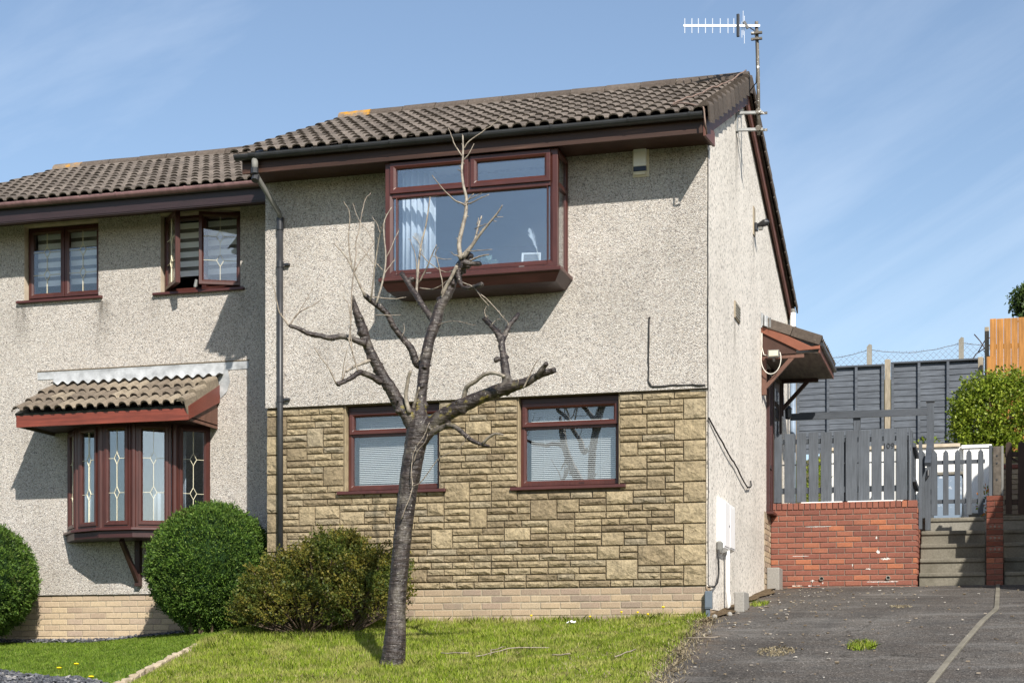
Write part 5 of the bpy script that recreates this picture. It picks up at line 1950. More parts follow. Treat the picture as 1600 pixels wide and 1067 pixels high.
MAT['wire'] = flat('rusty_wire', (.16, .15, .14), .6, .5, .3, 9, 0, .4)
mb = MB()
x = -1.3
while x < 4.2:
    for s in (-1, 1):
        pts = []
        z = 5.5
        xx = x
        if top_z(xx) > z:
            n2 = 0
            while n2 < 24:
                z2 = z + .06
                x2 = xx + s * .06
                if z2 > top_z(min(max(x2, -1.25), 4.2)) or x2 < -1.25 or x2 > 4.2:
                    break
                z, xx = z2, x2
                n2 += 1
            if n2:
                mb.bar((x, 17.05, 5.5), (xx, 17.05, z), .0045, .0045)
    x += .12
mb.build('wire_mesh', MAT['wire'], cf, fix=False, kind='stuff')
tp = [(xx, 17.05, top_z(xx) + random.uniform(-.006, .006)) for xx in np.arange(-1.24, 4.2, .05)]
MB().tube(tp, .0065, 5).build('top_wire', MAT['wire'], cf)
mb = MB()
for xx in np.arange(-1.2, 4.15, .05):
    z = top_z(xx)
    mb.bar((xx, 17.05, z), (xx + random.uniform(-.03, .03), 17.05 + random.uniform(-.02, .02), z + random.uniform(.01, .04)), .004, .004)
mb.build('wire_ends', MAT['wire'], cf, kind='stuff')
bri = thing('bare_briar', 'bare arching briar stems against the sky beside the orange fence', 'briar', (2.9, 16.4, 5.6))
for pts in ([(2.62, 16.5, 5.75), (2.62, 16.5, 5.95), (2.72, 16.5, 6.1), (2.92, 16.5, 6.22), (3.05, 16.5, 6.3)], [(3.0, 16.4, 5.85), (2.92, 16.4, 6.1), (2.8, 16.4, 6.32), (2.68, 16.4, 6.47)], [(2.86, 16.5, 6.15), (2.95, 16.5, 6.05), (3.05, 16.5, 5.98)], [(2.75, 16.5, 6.12), (2.9, 16.5, 6.38), (3.05, 16.5, 6.42)]):
    MB().tube(pts, .011, 5).build('stem', MAT['darkbracket'], bri, smooth=True)

# ---- orange timber fence
of = thing('timber_fence', 'tall new orange timber fence at the right edge', 'fence', (3.6, 12, 4.4))
x = 2.955
i = 0
ro = random.Random(9)
while x < 5.2:
    wd = ro.uniform(.095, .125)
    zt = 5.875 + ro.uniform(-.006, .006) - (.0 if i else .0)
    piece(MB().box(x, x + wd - .005, 12.0 + ro.uniform(-.008, .008), 12.026, 3.5, zt), 'board', MAT['orange'], of)
    x += wd
    i += 1
piece(MB().box(2.90, 3.02, 11.96, 11.99, 3.5, 5.22), 'side_board', MAT['orange'], of)
for z in (4.2, 5.4):
    piece(MB().box(2.95, 5.2, 12.03, 12.08, z - .04, z + .04), 'rail', MAT['orange'], of)
for x, y, z, wd, lab in ((2.905, 12.2, 5.78, .075, 'grey weathered post at the end of the orange fence'), (2.80, 13.4, 5.48, .09, 'short weathered timber post in front of the orange fence end'), (2.90, 13.2, 5.45, .05, 'thin split weathered post beside the orange fence')):
    MB().box(x - wd / 2, x + wd / 2, y, y + .08, 3.4, z).build('fence_post', MAT['oldpost'], None, bevel=.008, label=lab, cat='post')

# ---- unseen garage added beyond the right edge; its roof shades the right-hand steps
ng = thing('unseen_building', "unseen pebbledash garage with a pitched roof beyond the right edge", 'building', (7, 5, .9))
MB().prism([(4.62, 2.05, .3), (4.62, 9.0, .3), (4.62, 9.0, 3.80), (4.62, 5.5, 5.32), (4.62, 2.05, 3.80)], (5.0, 0, 0)).build('wall', MAT['cast'], ng)
MB().prism([(4.56, 1.90, 3.76), (4.56, 5.5, 5.34), (4.56, 9.15, 3.76), (4.56, 9.15, 3.84), (4.56, 5.5, 5.42), (4.56, 1.90, 3.84)], (5.1, 0, 0)).build('roof', MAT['tile'], ng)

# ------------------------------------------------------------------ bare cherry tree
def barkmat():
    m = MT('cherry_bark', .42, .5)
    band = m.noise(1.0, 4, .6, m.pos((7, 7, 48)), .6)
    c = m.ramp(band, [(.32, (.012, .008, .007)), (.5, (.028, .020, .017)), (.64, (.055, .041, .035)), (.74, (.15, .125, .105))])
    big = m.ramp(m.noise(5, 4, .6), [(.52, 0), (.66, 1)])
    c = m.mix(m.math('MULTIPLY', big, .5), c, (.17, .15, .12))
    sp = m.ramp(m.noise(34, 3, .6), [(.655, 0), (.70, 1)])
    c = m.mix(m.math('MULTIPLY', sp, .55), c, (.46, .43, .36))
    # moss in the fork
    sx = m.n('ShaderNodeSeparateXYZ', {0: m.pos()})
    zz = m.math('MULTIPLY', m.ramp(m.math('ABSOLUTE', m.math('SUBTRACT', sx.outputs[2], 2.27)), [(.05, 1), (.22, 0)]), m.ramp(m.noise(11, 4), [(.56, 0), (.64, 1)]))
    c = m.mix(zz, c, (.16, .13, .025))
    m.col(c)
    h = m.math('ADD', m.math('MULTIPLY', band, 1.2), m.math('MULTIPLY', m.noise(30, 5, .7), .8))
    m.bump(h, .85, .012)
    return m.m


def twigmat(name, c0, c1):
    m = MT(name, .6, .35)
    c = m.ramp(m.noise(24, 4, .65), [(.35, c0), (.65, c1)])
    m.col(c)
    m.bump(m.noise(60, 4, .6), .6, .004)
    return m.m


MAT['bark'] = barkmat()
MAT['branch'] = twigmat('grey_branch', (.15, .125, .10), (.34, .30, .24))
MAT['twig'] = twigmat('pale_twig', (.15, .12, .092), (.34, .29, .23))
TREE=[
(0,[(-2.366,-3.3,-.123,.1575),(-2.359,-3.3,-.053,.1313),(-2.341,-3.3,.093,.1137),(-2.328,-3.3,.268,.105),(-2.31,-3.3,.618,.095),(-2.26,-3.3,1.112,.092),(-2.236,-3.3,1.345,.0949),(-2.205,-3.3,1.565,.0989),(-2.168,-3.3,1.779,.1047),(-2.131,-3.3,1.981,.1104),(-2.1,-3.3,2.125,.1161),(-2.094,-3.3,2.212,.0987)]),
(0,[(-2.131,-3.3,2.086,.0872),(-2.194,-3.329,2.212,.0754),(-2.279,-3.358,2.333,.0667),(-2.333,-3.387,2.441,.0609),(-2.397,-3.417,2.549,.055),(-2.447,-3.446,2.651,.0521),(-2.479,-3.475,2.729,.052),(-2.524,-3.504,2.841,.0491),(-2.549,-3.533,2.947,.049),(-2.569,-3.562,3.029,.0461),(-2.582,-3.592,3.087,.0402),(-2.601,-3.621,3.174,.0287),(-2.614,-3.65,3.254,.0172)]),
(0,[(-2.094,-3.3,2.125,.0929),(-2.101,-3.279,2.244,.0669),(-2.102,-3.258,2.352,.0553),(-2.091,-3.238,2.512,.0542),(-2.071,-3.217,2.725,.0525),(-2.032,-3.196,2.937,.0514),(-1.983,-3.175,3.078,.0526),(-1.953,-3.154,3.221,.0497),(-1.886,-3.133,3.344,.0497),(-1.838,-3.113,3.468,.0497),(-1.796,-3.092,3.546,.0527),(-1.765,-3.071,3.625,.0468),(-1.754,-3.05,3.676,.0293)]),
(0,[(-2.1,-3.3,2.038,.0871),(-1.991,-3.315,2.124,.0752),(-1.84,-3.33,2.209,.0721),(-1.678,-3.345,2.28,.0689),(-1.517,-3.36,2.34,.0629),(-1.345,-3.375,2.392,.0626),(-1.228,-3.39,2.419,.0596),(-1.083,-3.405,2.449,.0452),(-.938,-3.42,2.508,.0338),(-.847,-3.435,2.529,.0309),(-.785,-3.45,2.54,.028)]),
(0,[(-1.225,-3.4,2.411,.0511),(-1.244,-3.378,2.461,.0483),(-1.268,-3.356,2.563,.0427),(-1.292,-3.333,2.688,.0371),(-1.31,-3.311,2.761,.0343),(-1.326,-3.289,2.84,.0344),(-1.353,-3.267,2.903,.0344),(-1.396,-3.244,2.962,.0288),(-1.457,-3.222,3.027,.0277),(-1.512,-3.2,3.087,.0318)]),
(0,[(-1.32,-3.3,2.849,.0286),(-1.304,-3.25,2.915,.0264),(-1.274,-3.2,3.012,.023),(-1.231,-3.15,3.083,.0231),(-1.222,-3.1,3.131,.0174)]),
(0,[(-.959,-3.45,2.492,.0281),(-.906,-3.475,2.542,.0269),(-.847,-3.5,2.596,.0224)]),
(0,[(-2.114,-3.1,2.736,.0412),(-2.176,-3.137,2.709,.0382),(-2.218,-3.175,2.845,.037),(-2.298,-3.213,2.951,.0293),(-2.365,-3.25,3.046,.0293),(-2.409,-3.287,3.15,.0292),(-2.465,-3.325,3.212,.0292),(-2.544,-3.363,3.271,.0268),(-2.589,-3.4,3.318,.0244)]),
(0,[(-2.518,-3.55,2.85,.0403),(-2.568,-3.581,2.858,.0345),(-2.617,-3.613,2.878,.0287),(-2.724,-3.644,2.903,.0287),(-2.803,-3.675,2.885,.0264),(-2.895,-3.706,2.906,.0264),(-2.997,-3.738,2.926,.0258),(-3.077,-3.769,2.968,.0218),(-3.156,-3.8,2.992,.0172)]),
(0,[(-2.39,-3.5,2.495,.0346),(-2.444,-3.567,2.538,.0316),(-2.498,-3.633,2.558,.0286),(-2.529,-3.7,2.56,.0285),(-2.562,-3.767,2.511,.0256),(-2.602,-3.833,2.467,.0226),(-2.66,-3.9,2.427,.0226)]),
(0,[(-1.975,-3.2,3.073,.035),(-2.026,-3.158,3.119,.0351),(-2.133,-3.117,3.257,.0294),(-2.204,-3.075,3.358,.0295),(-2.275,-3.033,3.443,.0273),(-2.346,-2.992,3.546,.0238),(-2.399,-2.95,3.606,.0239)]),
(0,[(-1.789,-3.15,3.532,.035),(-1.72,-3.213,3.386,.0174),(-1.633,-3.275,3.35,.0231),(-1.542,-3.338,3.347,.0218),(-1.469,-3.4,3.34,.0239)]),
(0,[(-2.131,-3.3,1.923,.0349),(-2.049,-3.325,1.952,.029),(-1.967,-3.35,2.038,.0289),(-1.87,-3.375,2.083,.0265),(-1.762,-3.4,2.104,.0287),(-1.667,-3.425,2.045,.024),(-1.572,-3.45,1.964,.0228),(-1.481,-3.475,1.918,.0204),(-1.375,-3.5,1.888,.0141)]),
(0,[(-1.712,-3.2,3.603,.0348),(-1.641,-3.2,3.587,.0261),(-1.548,-3.2,3.58,.0231)]),
(1,[(-1.676,-3.35,2.279,.0258),(-1.636,-3.386,2.398,.0245),(-1.599,-3.421,2.442,.0232),(-1.516,-3.457,2.475,.0219),(-1.434,-3.493,2.519,.0206),(-1.352,-3.529,2.529,.0193),(-1.277,-3.564,2.511,.0181),(-1.208,-3.6,2.479,.0168)]),
(1,[(-1.432,-3.5,1.913,.017),(-1.38,-3.533,1.953,.0143),(-1.3,-3.567,1.986,.0116),(-1.22,-3.6,1.97,.009)]),
(1,[(-2.501,-3.5,2.702,.0196),(-2.526,-3.562,2.675,.0175),(-2.547,-3.625,2.648,.0155),(-2.593,-3.688,2.611,.0134),(-2.629,-3.75,2.568,.0114)]),
(1,[(-2.157,-3.4,2.229,.0231),(-2.185,-3.425,2.359,.0213),(-2.164,-3.45,2.464,.0196),(-2.142,-3.475,2.533,.0178),(-2.109,-3.5,2.591,.016)]),
(1,[(-2.162,-3.3,2.273,.0174),(-2.113,-3.35,2.368,.013),(-2.065,-3.4,2.456,.0086)]),
(1,[(-1.936,-3.15,3.232,.0199),(-1.926,-3.162,3.305,.0193),(-1.891,-3.175,3.388,.0187),(-1.838,-3.188,3.463,.018),(-1.773,-3.2,3.578,.0174)]),
(1,[(-1.752,-3.15,3.646,.0245),(-1.775,-3.135,3.783,.0228),(-1.753,-3.12,3.916,.0211),(-1.724,-3.105,4.049,.0194),(-1.719,-3.09,4.152,.0178),(-1.723,-3.075,4.224,.0161),(-1.757,-3.06,4.342,.0144),(-1.777,-3.045,4.483,.0127),(-1.772,-3.03,4.601,.011),(-1.774,-3.015,4.72,.0093),(-1.782,-3.0,4.82,.0077)]),
(1,[(-1.728,-3.15,3.651,.0198),(-1.633,-3.17,3.764,.0169),(-1.542,-3.19,3.866,.0141),(-1.466,-3.21,3.936,.0113),(-1.376,-3.23,4.022,.0085),(-1.328,-3.25,4.079,.0057)]),
(1,[(-1.74,-3.15,3.675,.0163),(-1.721,-3.113,3.717,.014),(-1.648,-3.075,3.821,.0117),(-1.622,-3.037,3.963,.0094),(-1.6,-3.0,4.067,.007)]),
(1,[(-2.23,-3.0,3.4,.0154),(-2.236,-2.983,3.451,.0138),(-2.223,-2.967,3.674,.0121),(-2.204,-2.95,3.858,.0104),(-2.165,-2.933,4.029,.0087),(-2.143,-2.917,4.198,.007),(-2.133,-2.9,4.309,.0054)]),
(1,[(-2.492,-3.65,3.253,.0143),(-2.551,-3.675,3.391,.0121),(-2.598,-3.7,3.505,.01),(-2.658,-3.725,3.612,.0078),(-2.752,-3.75,3.715,.0057)]),
(1,[(-2.401,-3.6,3.189,.0114),(-2.355,-3.56,3.396,.0101),(-2.34,-3.52,3.605,.0087),(-2.373,-3.48,3.824,.0074),(-2.382,-3.44,3.973,.006),(-2.329,-3.4,4.096,.0046)]),
(1,[(-2.462,-3.6,3.216,.0109),(-2.429,-3.64,3.274,.0096),(-2.389,-3.68,3.468,.0083),(-2.34,-3.72,3.677,.007),(-2.301,-3.76,3.78,.0058),(-2.253,-3.8,3.848,.0045)]),
(2,[(-3.156,-3.8,2.992,.0115),(-3.197,-3.82,3.05,.01),(-3.231,-3.84,3.109,.0085),(-3.254,-3.86,3.214,.007),(-3.257,-3.88,3.29,.0055),(-3.279,-3.9,3.373,.004)]),
(2,[(-3.156,-3.8,2.986,.0103),(-3.129,-3.762,3.061,.0088),(-3.052,-3.725,3.145,.0072),(-2.95,-3.688,3.198,.0056),(-2.879,-3.65,3.265,.004)]),
(2,[(-3.113,-3.8,3.053,.0057),(-3.059,-3.767,3.148,.0048),(-3.011,-3.733,3.244,.0038),(-2.97,-3.7,3.329,.0029)]),
(2,[(-2.66,-3.9,2.431,.0096),(-2.719,-3.933,2.564,.0081),(-2.787,-3.967,2.665,.0066),(-2.837,-4.0,2.746,.0051)]),
(2,[(-2.629,-3.85,2.46,.0074),(-2.604,-3.875,2.607,.0054),(-2.557,-3.9,2.758,.0034)]),
(2,[(-2.62,-3.85,2.477,.0074),(-2.606,-3.825,2.582,.0054),(-2.591,-3.8,2.665,.0034)]),
(2,[(-2.52,-3.75,2.563,.0102),(-2.54,-3.76,2.647,.009),(-2.561,-3.77,2.731,.0077),(-2.577,-3.78,2.963,.0065),(-2.585,-3.79,3.132,.0052),(-2.64,-3.8,3.218,.004)]),
(2,[(-2.549,-3.8,2.725,.0096),(-2.588,-3.778,2.845,.0091),(-2.585,-3.756,3.02,.0085),(-2.575,-3.733,3.388,.008),(-2.553,-3.711,3.597,.0074),(-2.562,-3.689,3.731,.0068),(-2.537,-3.667,3.841,.0063),(-2.518,-3.644,4.016,.0057),(-2.496,-3.622,4.118,.0052),(-2.453,-3.6,4.18,.0046)]),
(2,[(-2.598,-3.7,3.505,.0091),(-2.613,-3.72,3.652,.0081),(-2.61,-3.74,3.807,.0071),(-2.589,-3.76,3.917,.006),(-2.594,-3.78,3.986,.005),(-2.634,-3.8,4.065,.004)]),
(2,[(-2.57,-3.7,3.464,.0074),(-2.492,-3.65,3.607,.0057),(-2.419,-3.6,3.734,.004)]),
(2,[(-2.419,-3.6,3.734,.0057),(-2.49,-3.575,3.843,.005),(-2.561,-3.55,3.924,.0043),(-2.62,-3.525,4.021,.0036),(-2.667,-3.5,4.13,.0029)]),
(2,[(-2.365,-3.6,3.816,.0057),(-2.408,-3.55,3.901,.0046),(-2.482,-3.5,4.0,.0035)]),
(2,[(-2.347,-3.5,3.61,.0063),(-2.28,-3.45,3.79,.0049),(-2.261,-3.4,3.888,.0035)]),
(2,[(-2.378,-3.5,3.462,.0058),(-2.323,-3.45,3.557,.0046),(-2.298,-3.4,3.624,.0035)]),
(2,[(-2.363,-3.7,3.484,.0057),(-2.492,-3.65,3.636,.0043),(-2.597,-3.6,3.753,.0029)]),
(2,[(-2.303,-3.7,3.457,.0051),(-2.4,-3.65,3.555,.004),(-2.499,-3.6,3.642,.0029)]),
(2,[(-2.438,-3.6,3.249,.0069),(-2.34,-3.567,3.238,.0059),(-2.231,-3.533,3.233,.005),(-2.17,-3.5,3.248,.004)]),
(2,[(-2.457,-3.5,3.11,.0052),(-2.323,-3.45,3.106,.0043),(-2.237,-3.4,3.117,.0035)]),
(2,[(-2.248,-2.95,3.459,.0077),(-2.245,-2.975,3.721,.0056),(-2.293,-3.0,3.903,.0036)]),
(2,[(-2.229,-2.95,3.506,.0107),(-2.148,-2.983,3.612,.0089),(-2.064,-3.017,3.764,.0071),(-2.019,-3.05,3.821,.0053)]),
(2,[(-1.92,-3.2,3.314,.0087),(-1.899,-3.225,3.412,.0077),(-1.927,-3.25,3.553,.0067),(-1.95,-3.275,3.68,.0057),(-1.917,-3.3,3.726,.0046)]),
(2,[(-2.199,-3.0,3.445,.0077),(-2.047,-3.067,3.409,.0067),(-1.905,-3.133,3.447,.0057),(-1.828,-3.2,3.483,.0047)]),
(2,[(-2.205,-3.0,3.778,.0065),(-2.063,-3.067,3.64,.0059),(-1.905,-3.133,3.544,.0053),(-1.761,-3.2,3.548,.0046)]),
(2,[(-2.268,-3.0,3.925,.0053),(-2.205,-3.0,3.861,.0042),(-2.174,-3.0,3.764,.003)]),
(2,[(-2.057,-3.05,3.72,.0053),(-1.961,-3.075,3.678,.0044),(-1.854,-3.1,3.665,.0035)]),
(2,[(-1.719,-3.1,4.141,.0111),(-1.764,-3.15,4.16,.0096),(-1.812,-3.2,4.185,.0081),(-1.899,-3.25,4.277,.0067),(-1.978,-3.3,4.385,.0052)]),
(2,[(-1.713,-3.1,4.175,.0076),(-1.683,-3.1,4.214,.0061),(-1.646,-3.1,4.246,.0047)]),
(2,[(-1.707,-3.1,4.157,.0088),(-1.588,-3.15,4.175,.007),(-1.469,-3.2,4.199,.0052)]),
(2,[(-1.689,-3.1,4.197,.007),(-1.618,-3.15,4.207,.0058),(-1.539,-3.2,4.216,.0046)]),
(2,[(-1.772,-3.05,4.616,.0088),(-1.805,-3.062,4.668,.0078),(-1.838,-3.075,4.719,.0067),(-1.865,-3.087,4.8,.0057),(-1.888,-3.1,4.868,.0047)]),
(2,[(-1.776,-3.0,4.696,.0082),(-1.72,-3.0,4.761,.0071),(-1.6,-3.0,4.833,.0059),(-1.481,-3.0,4.904,.0047),(-1.402,-3.0,4.967,.0035)]),
(2,[(-1.782,-3.0,4.584,.0077),(-1.704,-3.0,4.672,.0059),(-1.673,-3.0,4.734,.0041)]),
(2,[(-1.788,-3.0,4.479,.0065),(-1.813,-3.0,4.499,.0056),(-1.831,-3.0,4.512,.0047)]),
(2,[(-1.675,-3.2,3.693,.0064),(-1.551,-3.25,3.684,.0052),(-1.409,-3.3,3.674,.004)]),
(2,[(-1.669,-3.2,3.606,.0128),(-1.54,-3.25,3.632,.0098),(-1.439,-3.3,3.63,.0069)]),
(2,[(-1.615,-3.1,3.958,.0058),(-1.597,-3.1,4.015,.005),(-1.603,-3.1,4.021,.0041)]),
(2,[(-1.634,-3.1,3.924,.0058),(-1.539,-3.15,3.94,.0049),(-1.494,-3.2,3.935,.004)]),
(2,[(-1.415,-3.2,3.993,.0052),(-1.379,-3.2,3.99,.0043),(-1.343,-3.2,3.987,.0035)]),
(2,[(-1.445,-3.2,3.96,.0052),(-1.397,-3.2,3.951,.0035)]),
(2,[(-1.736,-3.2,3.651,.0075),(-1.769,-3.25,3.659,.0061),(-1.789,-3.3,3.671,.0046)]),
(2,[(-1.692,-3.3,3.4,.0063),(-1.567,-3.333,3.333,.0055),(-1.491,-3.367,3.24,.0048),(-1.409,-3.4,3.149,.004)]),
(2,[(-1.595,-3.3,3.342,.0075),(-1.459,-3.333,3.234,.0065),(-1.324,-3.367,3.088,.0055),(-1.225,-3.4,2.973,.0045)]),
(2,[(-1.463,-3.3,3.064,.0057),(-1.481,-3.3,3.134,.0046),(-1.451,-3.3,3.172,.0034)]),
(2,[(-1.415,-3.3,2.998,.0057),(-1.373,-3.3,3.041,.0049),(-1.332,-3.3,3.05,.004)]),
(2,[(-1.068,-3.5,2.383,.0107),(-1.011,-3.517,2.467,.0088),(-.971,-3.533,2.546,.0069),(-.915,-3.55,2.619,.005)]),
(2,[(-1.12,-3.5,2.402,.0112),(-1.094,-3.55,2.46,.0067)]),
(2,[(-2.226,-3.43,1.27,.0081),(-2.157,-3.434,1.435,.0075),(-2.116,-3.439,1.551,.0069),(-2.126,-3.443,1.68,.0063),(-2.116,-3.447,1.789,.0058),(-2.086,-3.451,1.891,.0052),(-2.009,-3.456,1.997,.0046),(-1.947,-3.46,2.126,.004)]),
(2,[(-2.115,-3.44,1.56,.0069),(-2.018,-3.467,1.6,.0062),(-1.936,-3.493,1.692,.0055),(-1.851,-3.52,1.783,.0048),(-1.744,-3.547,1.833,.0042),(-1.634,-3.573,1.871,.0035),(-1.531,-3.6,1.982,.0028)]),
(2,[(-2.106,-3.44,1.778,.0069),(-2.063,-3.46,1.872,.0059),(-1.983,-3.48,1.952,.005),(-1.952,-3.5,2.017,.004)]),
(2,[(-1.975,-3.2,3.038,.0041),(-1.847,-3.233,3.07,.0035),(-1.715,-3.267,3.05,.0029),(-1.571,-3.3,3.007,.0023)]),
(2,[(-2.267,-3.3,2.935,.0058),(-2.242,-3.3,3.004,.0044),(-2.248,-3.3,3.062,.0029)]),
(2,[(-2.154,-3.2,2.72,.007),(-2.129,-3.2,2.777,.0053),(-2.104,-3.2,2.805,.0035)]),
]
tree = thing('cherry_tree', 'bare pollarded cherry tree on the front lawn', 'tree', (-2.359, -3.3, -.053))


def smooth_path(pts, sub):
    P = np.array(pts, float)
    n = len(P)
    out = []
    for i in range(n - 1):
        p0, p1, p2, p3 = P[max(0, i - 1)], P[i], P[i + 1], P[min(n - 1, i + 2)]
        for s in range(sub):
            t = s / sub
            out.append(.5 * ((2 * p1) + (-p0 + p2) * t + (2 * p0 - 5 * p1 + 4 * p2 - p3) * t * t + (-p0 + 3 * p1 - 3 * p2 + p3) * t ** 3))
    out.append(P[-1])
    return np.array(out)


mb = MB()
tips = []
for k, pts in TREE:
    if k:
        continue
    q = smooth_path(pts, 4)
    rr = np.maximum(q[:, 3] * (.92 if not tips else .95), .008)
    rr = rr * np.array([1 + .07 * noise.noise((p[0] * 9, p[1] * 9, p[2] * 9)) + .05 * noise.noise((p[0] * 23, p[2] * 23, 5)) for p in q])
    mb.tube([tuple(p[:3]) for p in q], rr, 12)
    tips.append(q)
# knots and stubs on the limbs
rk = random.Random(21)
for q in tips[1:]:
    for p in q[6:]:
        if rk.random() < .28:
            d = Vector((rk.gauss(0, 1), rk.gauss(0, 1), rk.gauss(0, .7))).normalized()
            c = Vector(p[:3])
            mb.tube([c, c + d * p[3] * 1.0, c + d * p[3] * rk.uniform(1.15, 1.6)], [p[3] * .7, p[3] * .5, p[3] * .22], 6)
        if rk.random() < .16:
            d = Vector((rk.gauss(0, 1), rk.gauss(0, 1), rk.gauss(0, .7))).normalized()
            c = Vector(p[:3])
            e = c + d * (p[3] + rk.uniform(.015, .045))
            mb.tube([c, e], [.010, .006], 6)
# pollard knuckles: rough heads
for c, r_ in (((-1.73, -3.1, 3.60), .062), ((-1.70, -3.08, 3.68), .05), ((-2.55, -3.55, 2.95), .055), ((-1.315, -3.45, 2.655), .036), ((-2.28, -3.0, 3.53), .03)):
    for i in range(7):
        d = Vector((rk.gauss(0, 1), rk.gauss(0, 1), rk.gauss(0, 1))).normalized() * r_ * .6
        p = Vector(c) + d
        mb.tube([p - d * .5, p, p + d * .6], [r_ * .5, r_ * .62, r_ * .3], 7)
tmp = mb.build('tmp_wood', None, None)
rm = tmp.modifiers.new('remesh', 'REMESH')
rm.mode = 'VOXEL'
rm.voxel_size = .0095
sm = tmp.modifiers.new('smooth', 'SMOOTH')
sm.iterations = 2
sm.factor = .4
tx = bpy.data.textures.new('barkrelief', 'CLOUDS')
tx.noise_scale = .035
tx.noise_depth = 3
ds = tmp.modifiers.new('displace', 'DISPLACE')
ds.texture = tx
ds.texture_coords = 'GLOBAL'
ds.strength = .012
ds.mid_level = .5
bpy.context.view_layer.update()
me = bpy.data.meshes.new_from_object(tmp.evaluated_get(bpy.context.evaluated_depsgraph_get()))
bpy.data.objects.remove(tmp)
me.materials.clear()
me.shade_smooth()
print('trunk polys', len(me.polygons))
trunk = put('trunk', me, MAT['bark'], tree)
for k, pts in TREE:
    if not k:
        continue
    q = smooth_path(pts, 3)
    if k == 2:
        q[1:-1, :3] += rng.normal(0, .0022, (len(q) - 2, 3))
    rr = np.maximum(q[:, 3] * (.9 if k == 1 else .8), .0024)
    mb = MB().tube([tuple(p[:3]) for p in q], rr, 7 if k == 1 else 5)
    # buds and spurs
    for p in q[1:]:
        if rk.random() < (.35 if k == 1 else .22):
            d = Vector((rk.gauss(0, 1), rk.gauss(0, .6), rk.gauss(.3, .8))).normalized()
            c = Vector(p[:3])
            mb.tube([c, c + d * (max(p[3], .003) + rk.uniform(.006, .018))], [max(p[3] * .6, .0035), .002], 5)
    mb.build('branch' if k == 1 else 'twig', MAT['branch' if k == 1 else 'twig'], tree, smooth=True)

# ------------------------------------------------------------------ shrubs


def leaf_cloud(pos, nrm, size, aspect=.5, curl=.25, tilt=.6):
    """diamond leaves at pos (n,3), roughly along nrm"""
    n = len(pos)
    d = nrm + rng.normal(0, tilt, (n, 3))
    d /= np.linalg.norm(d, axis=1)[:, None]
    s = np.cross(d, rng.normal(0, 1, (n, 3)))
    s /= np.linalg.norm(s, axis=1)[:, None] + 1e-9
    u = np.cross(s, d)
    L = (size * rng.uniform(.65, 1.25, n))[:, None]
    P = np.zeros((n, 4, 3))
    P[:, 0] = pos
    P[:, 1] = pos + d * L * .5 + s * L * aspect * .5 + u * L * curl * .3
    P[:, 2] = pos + d * L
    P[:, 3] = pos + d * L * .5 - s * L * aspect * .5 + u * L * curl * .3
    return P


def sphere_dirs(n):
    d = rng.normal(0, 1, (n, 3))
    return d / np.linalg.norm(d, axis=1)[:, None]


def bump3(d, f, seed):
    return np.array([noise.noise((a * f + seed, b * f, c * f)) for a, b, c in d])


MAT['yew'] = leafmat('clipped_evergreen', [(0, (.026, .062, .010)), (.35, (.058, .118, .016)), (.75, (.102, .18, .024)), (1, (.165, .24, .045))], .6, .25, .3, ((.13, .085, .035), 4.5, .64, .72, .55))
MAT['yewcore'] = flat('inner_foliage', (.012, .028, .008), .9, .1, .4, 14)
MAT['stem'] = twigmat('shrub_stem', (.06, .04, .03), (.14, .10, .07))


def clipped_ball(center, rad, zbase, label, nsprig=11000, skirt=None):
    t_ = thing('clipped_shrub', label, 'shrub', (center[0], center[1], zbase), 'clipped round evergreen shrubs')
    d = sphere_dirs(nsprig)
    rr = 1 + .075 * bump3(d, 2.0, center[0]) + .055 * bump3(d, 6.5, center[1]) + .05 * bump3(d, 17, 3)
    sh = rng.random(nsprig) < .012
    rr = rr + np.where(sh, rng.uniform(.02, .075, nsprig), 0)
    # egg: narrower foot
    k = np.where(d[:, 2] < 0, 1 - .22 * d[:, 2] ** 2, 1.0)
    base = np.stack([d[:, 0] * rad[0] * k, d[:, 1] * rad[1] * k, d[:, 2] * rad[2]], 1) * rr[:, None]
    depth = rng.uniform(.93, 1.0, nsprig)
    base = base * depth[:, None] + np.array(center)
    ok = base[:, 2] > zbase
    base, dd = base[ok], d[ok]
    n = len(base)
    rep = 5
    pos = np.repeat(base, rep, 0) + rng.normal(0, .012, (n * rep, 3))
    up = np.repeat(dd, rep, 0) + np.array([0, 0, .35])
    P = leaf_cloud(pos, up, .036, .36, .2, .7)
    quads_mesh('crown', P, MAT['yew'], t_)
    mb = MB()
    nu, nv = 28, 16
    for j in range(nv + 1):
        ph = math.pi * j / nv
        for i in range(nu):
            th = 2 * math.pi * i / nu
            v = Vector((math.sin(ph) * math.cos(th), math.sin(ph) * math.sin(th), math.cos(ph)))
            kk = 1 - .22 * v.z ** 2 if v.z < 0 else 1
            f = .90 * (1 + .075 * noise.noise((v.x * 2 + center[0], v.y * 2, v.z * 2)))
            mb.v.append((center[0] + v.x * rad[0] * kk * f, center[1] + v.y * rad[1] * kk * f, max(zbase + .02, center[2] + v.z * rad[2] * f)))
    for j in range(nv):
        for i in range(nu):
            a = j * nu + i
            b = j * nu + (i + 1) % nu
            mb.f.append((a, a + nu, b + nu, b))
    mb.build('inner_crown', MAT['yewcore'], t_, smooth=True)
    for i in range(9):
        a = random.uniform(0, 6.28)
        p = Vector((center[0] + math.cos(a) * rad[0] * .35, center[1] + math.sin(a) * rad[1] * .35, zbase - .03))
        MB().tube([p, p + Vector((math.cos(a) * .15, math.sin(a) * .15, .4))], [.02, .012], 6).build('stem', MAT['stem'], t_)
    return t_


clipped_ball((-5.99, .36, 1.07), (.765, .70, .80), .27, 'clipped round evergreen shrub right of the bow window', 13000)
clipped_ball((-9.27, .45, .98), (.78, .70, .74), .22, 'clipped round evergreen shrub cut off by the left edge', 9000)

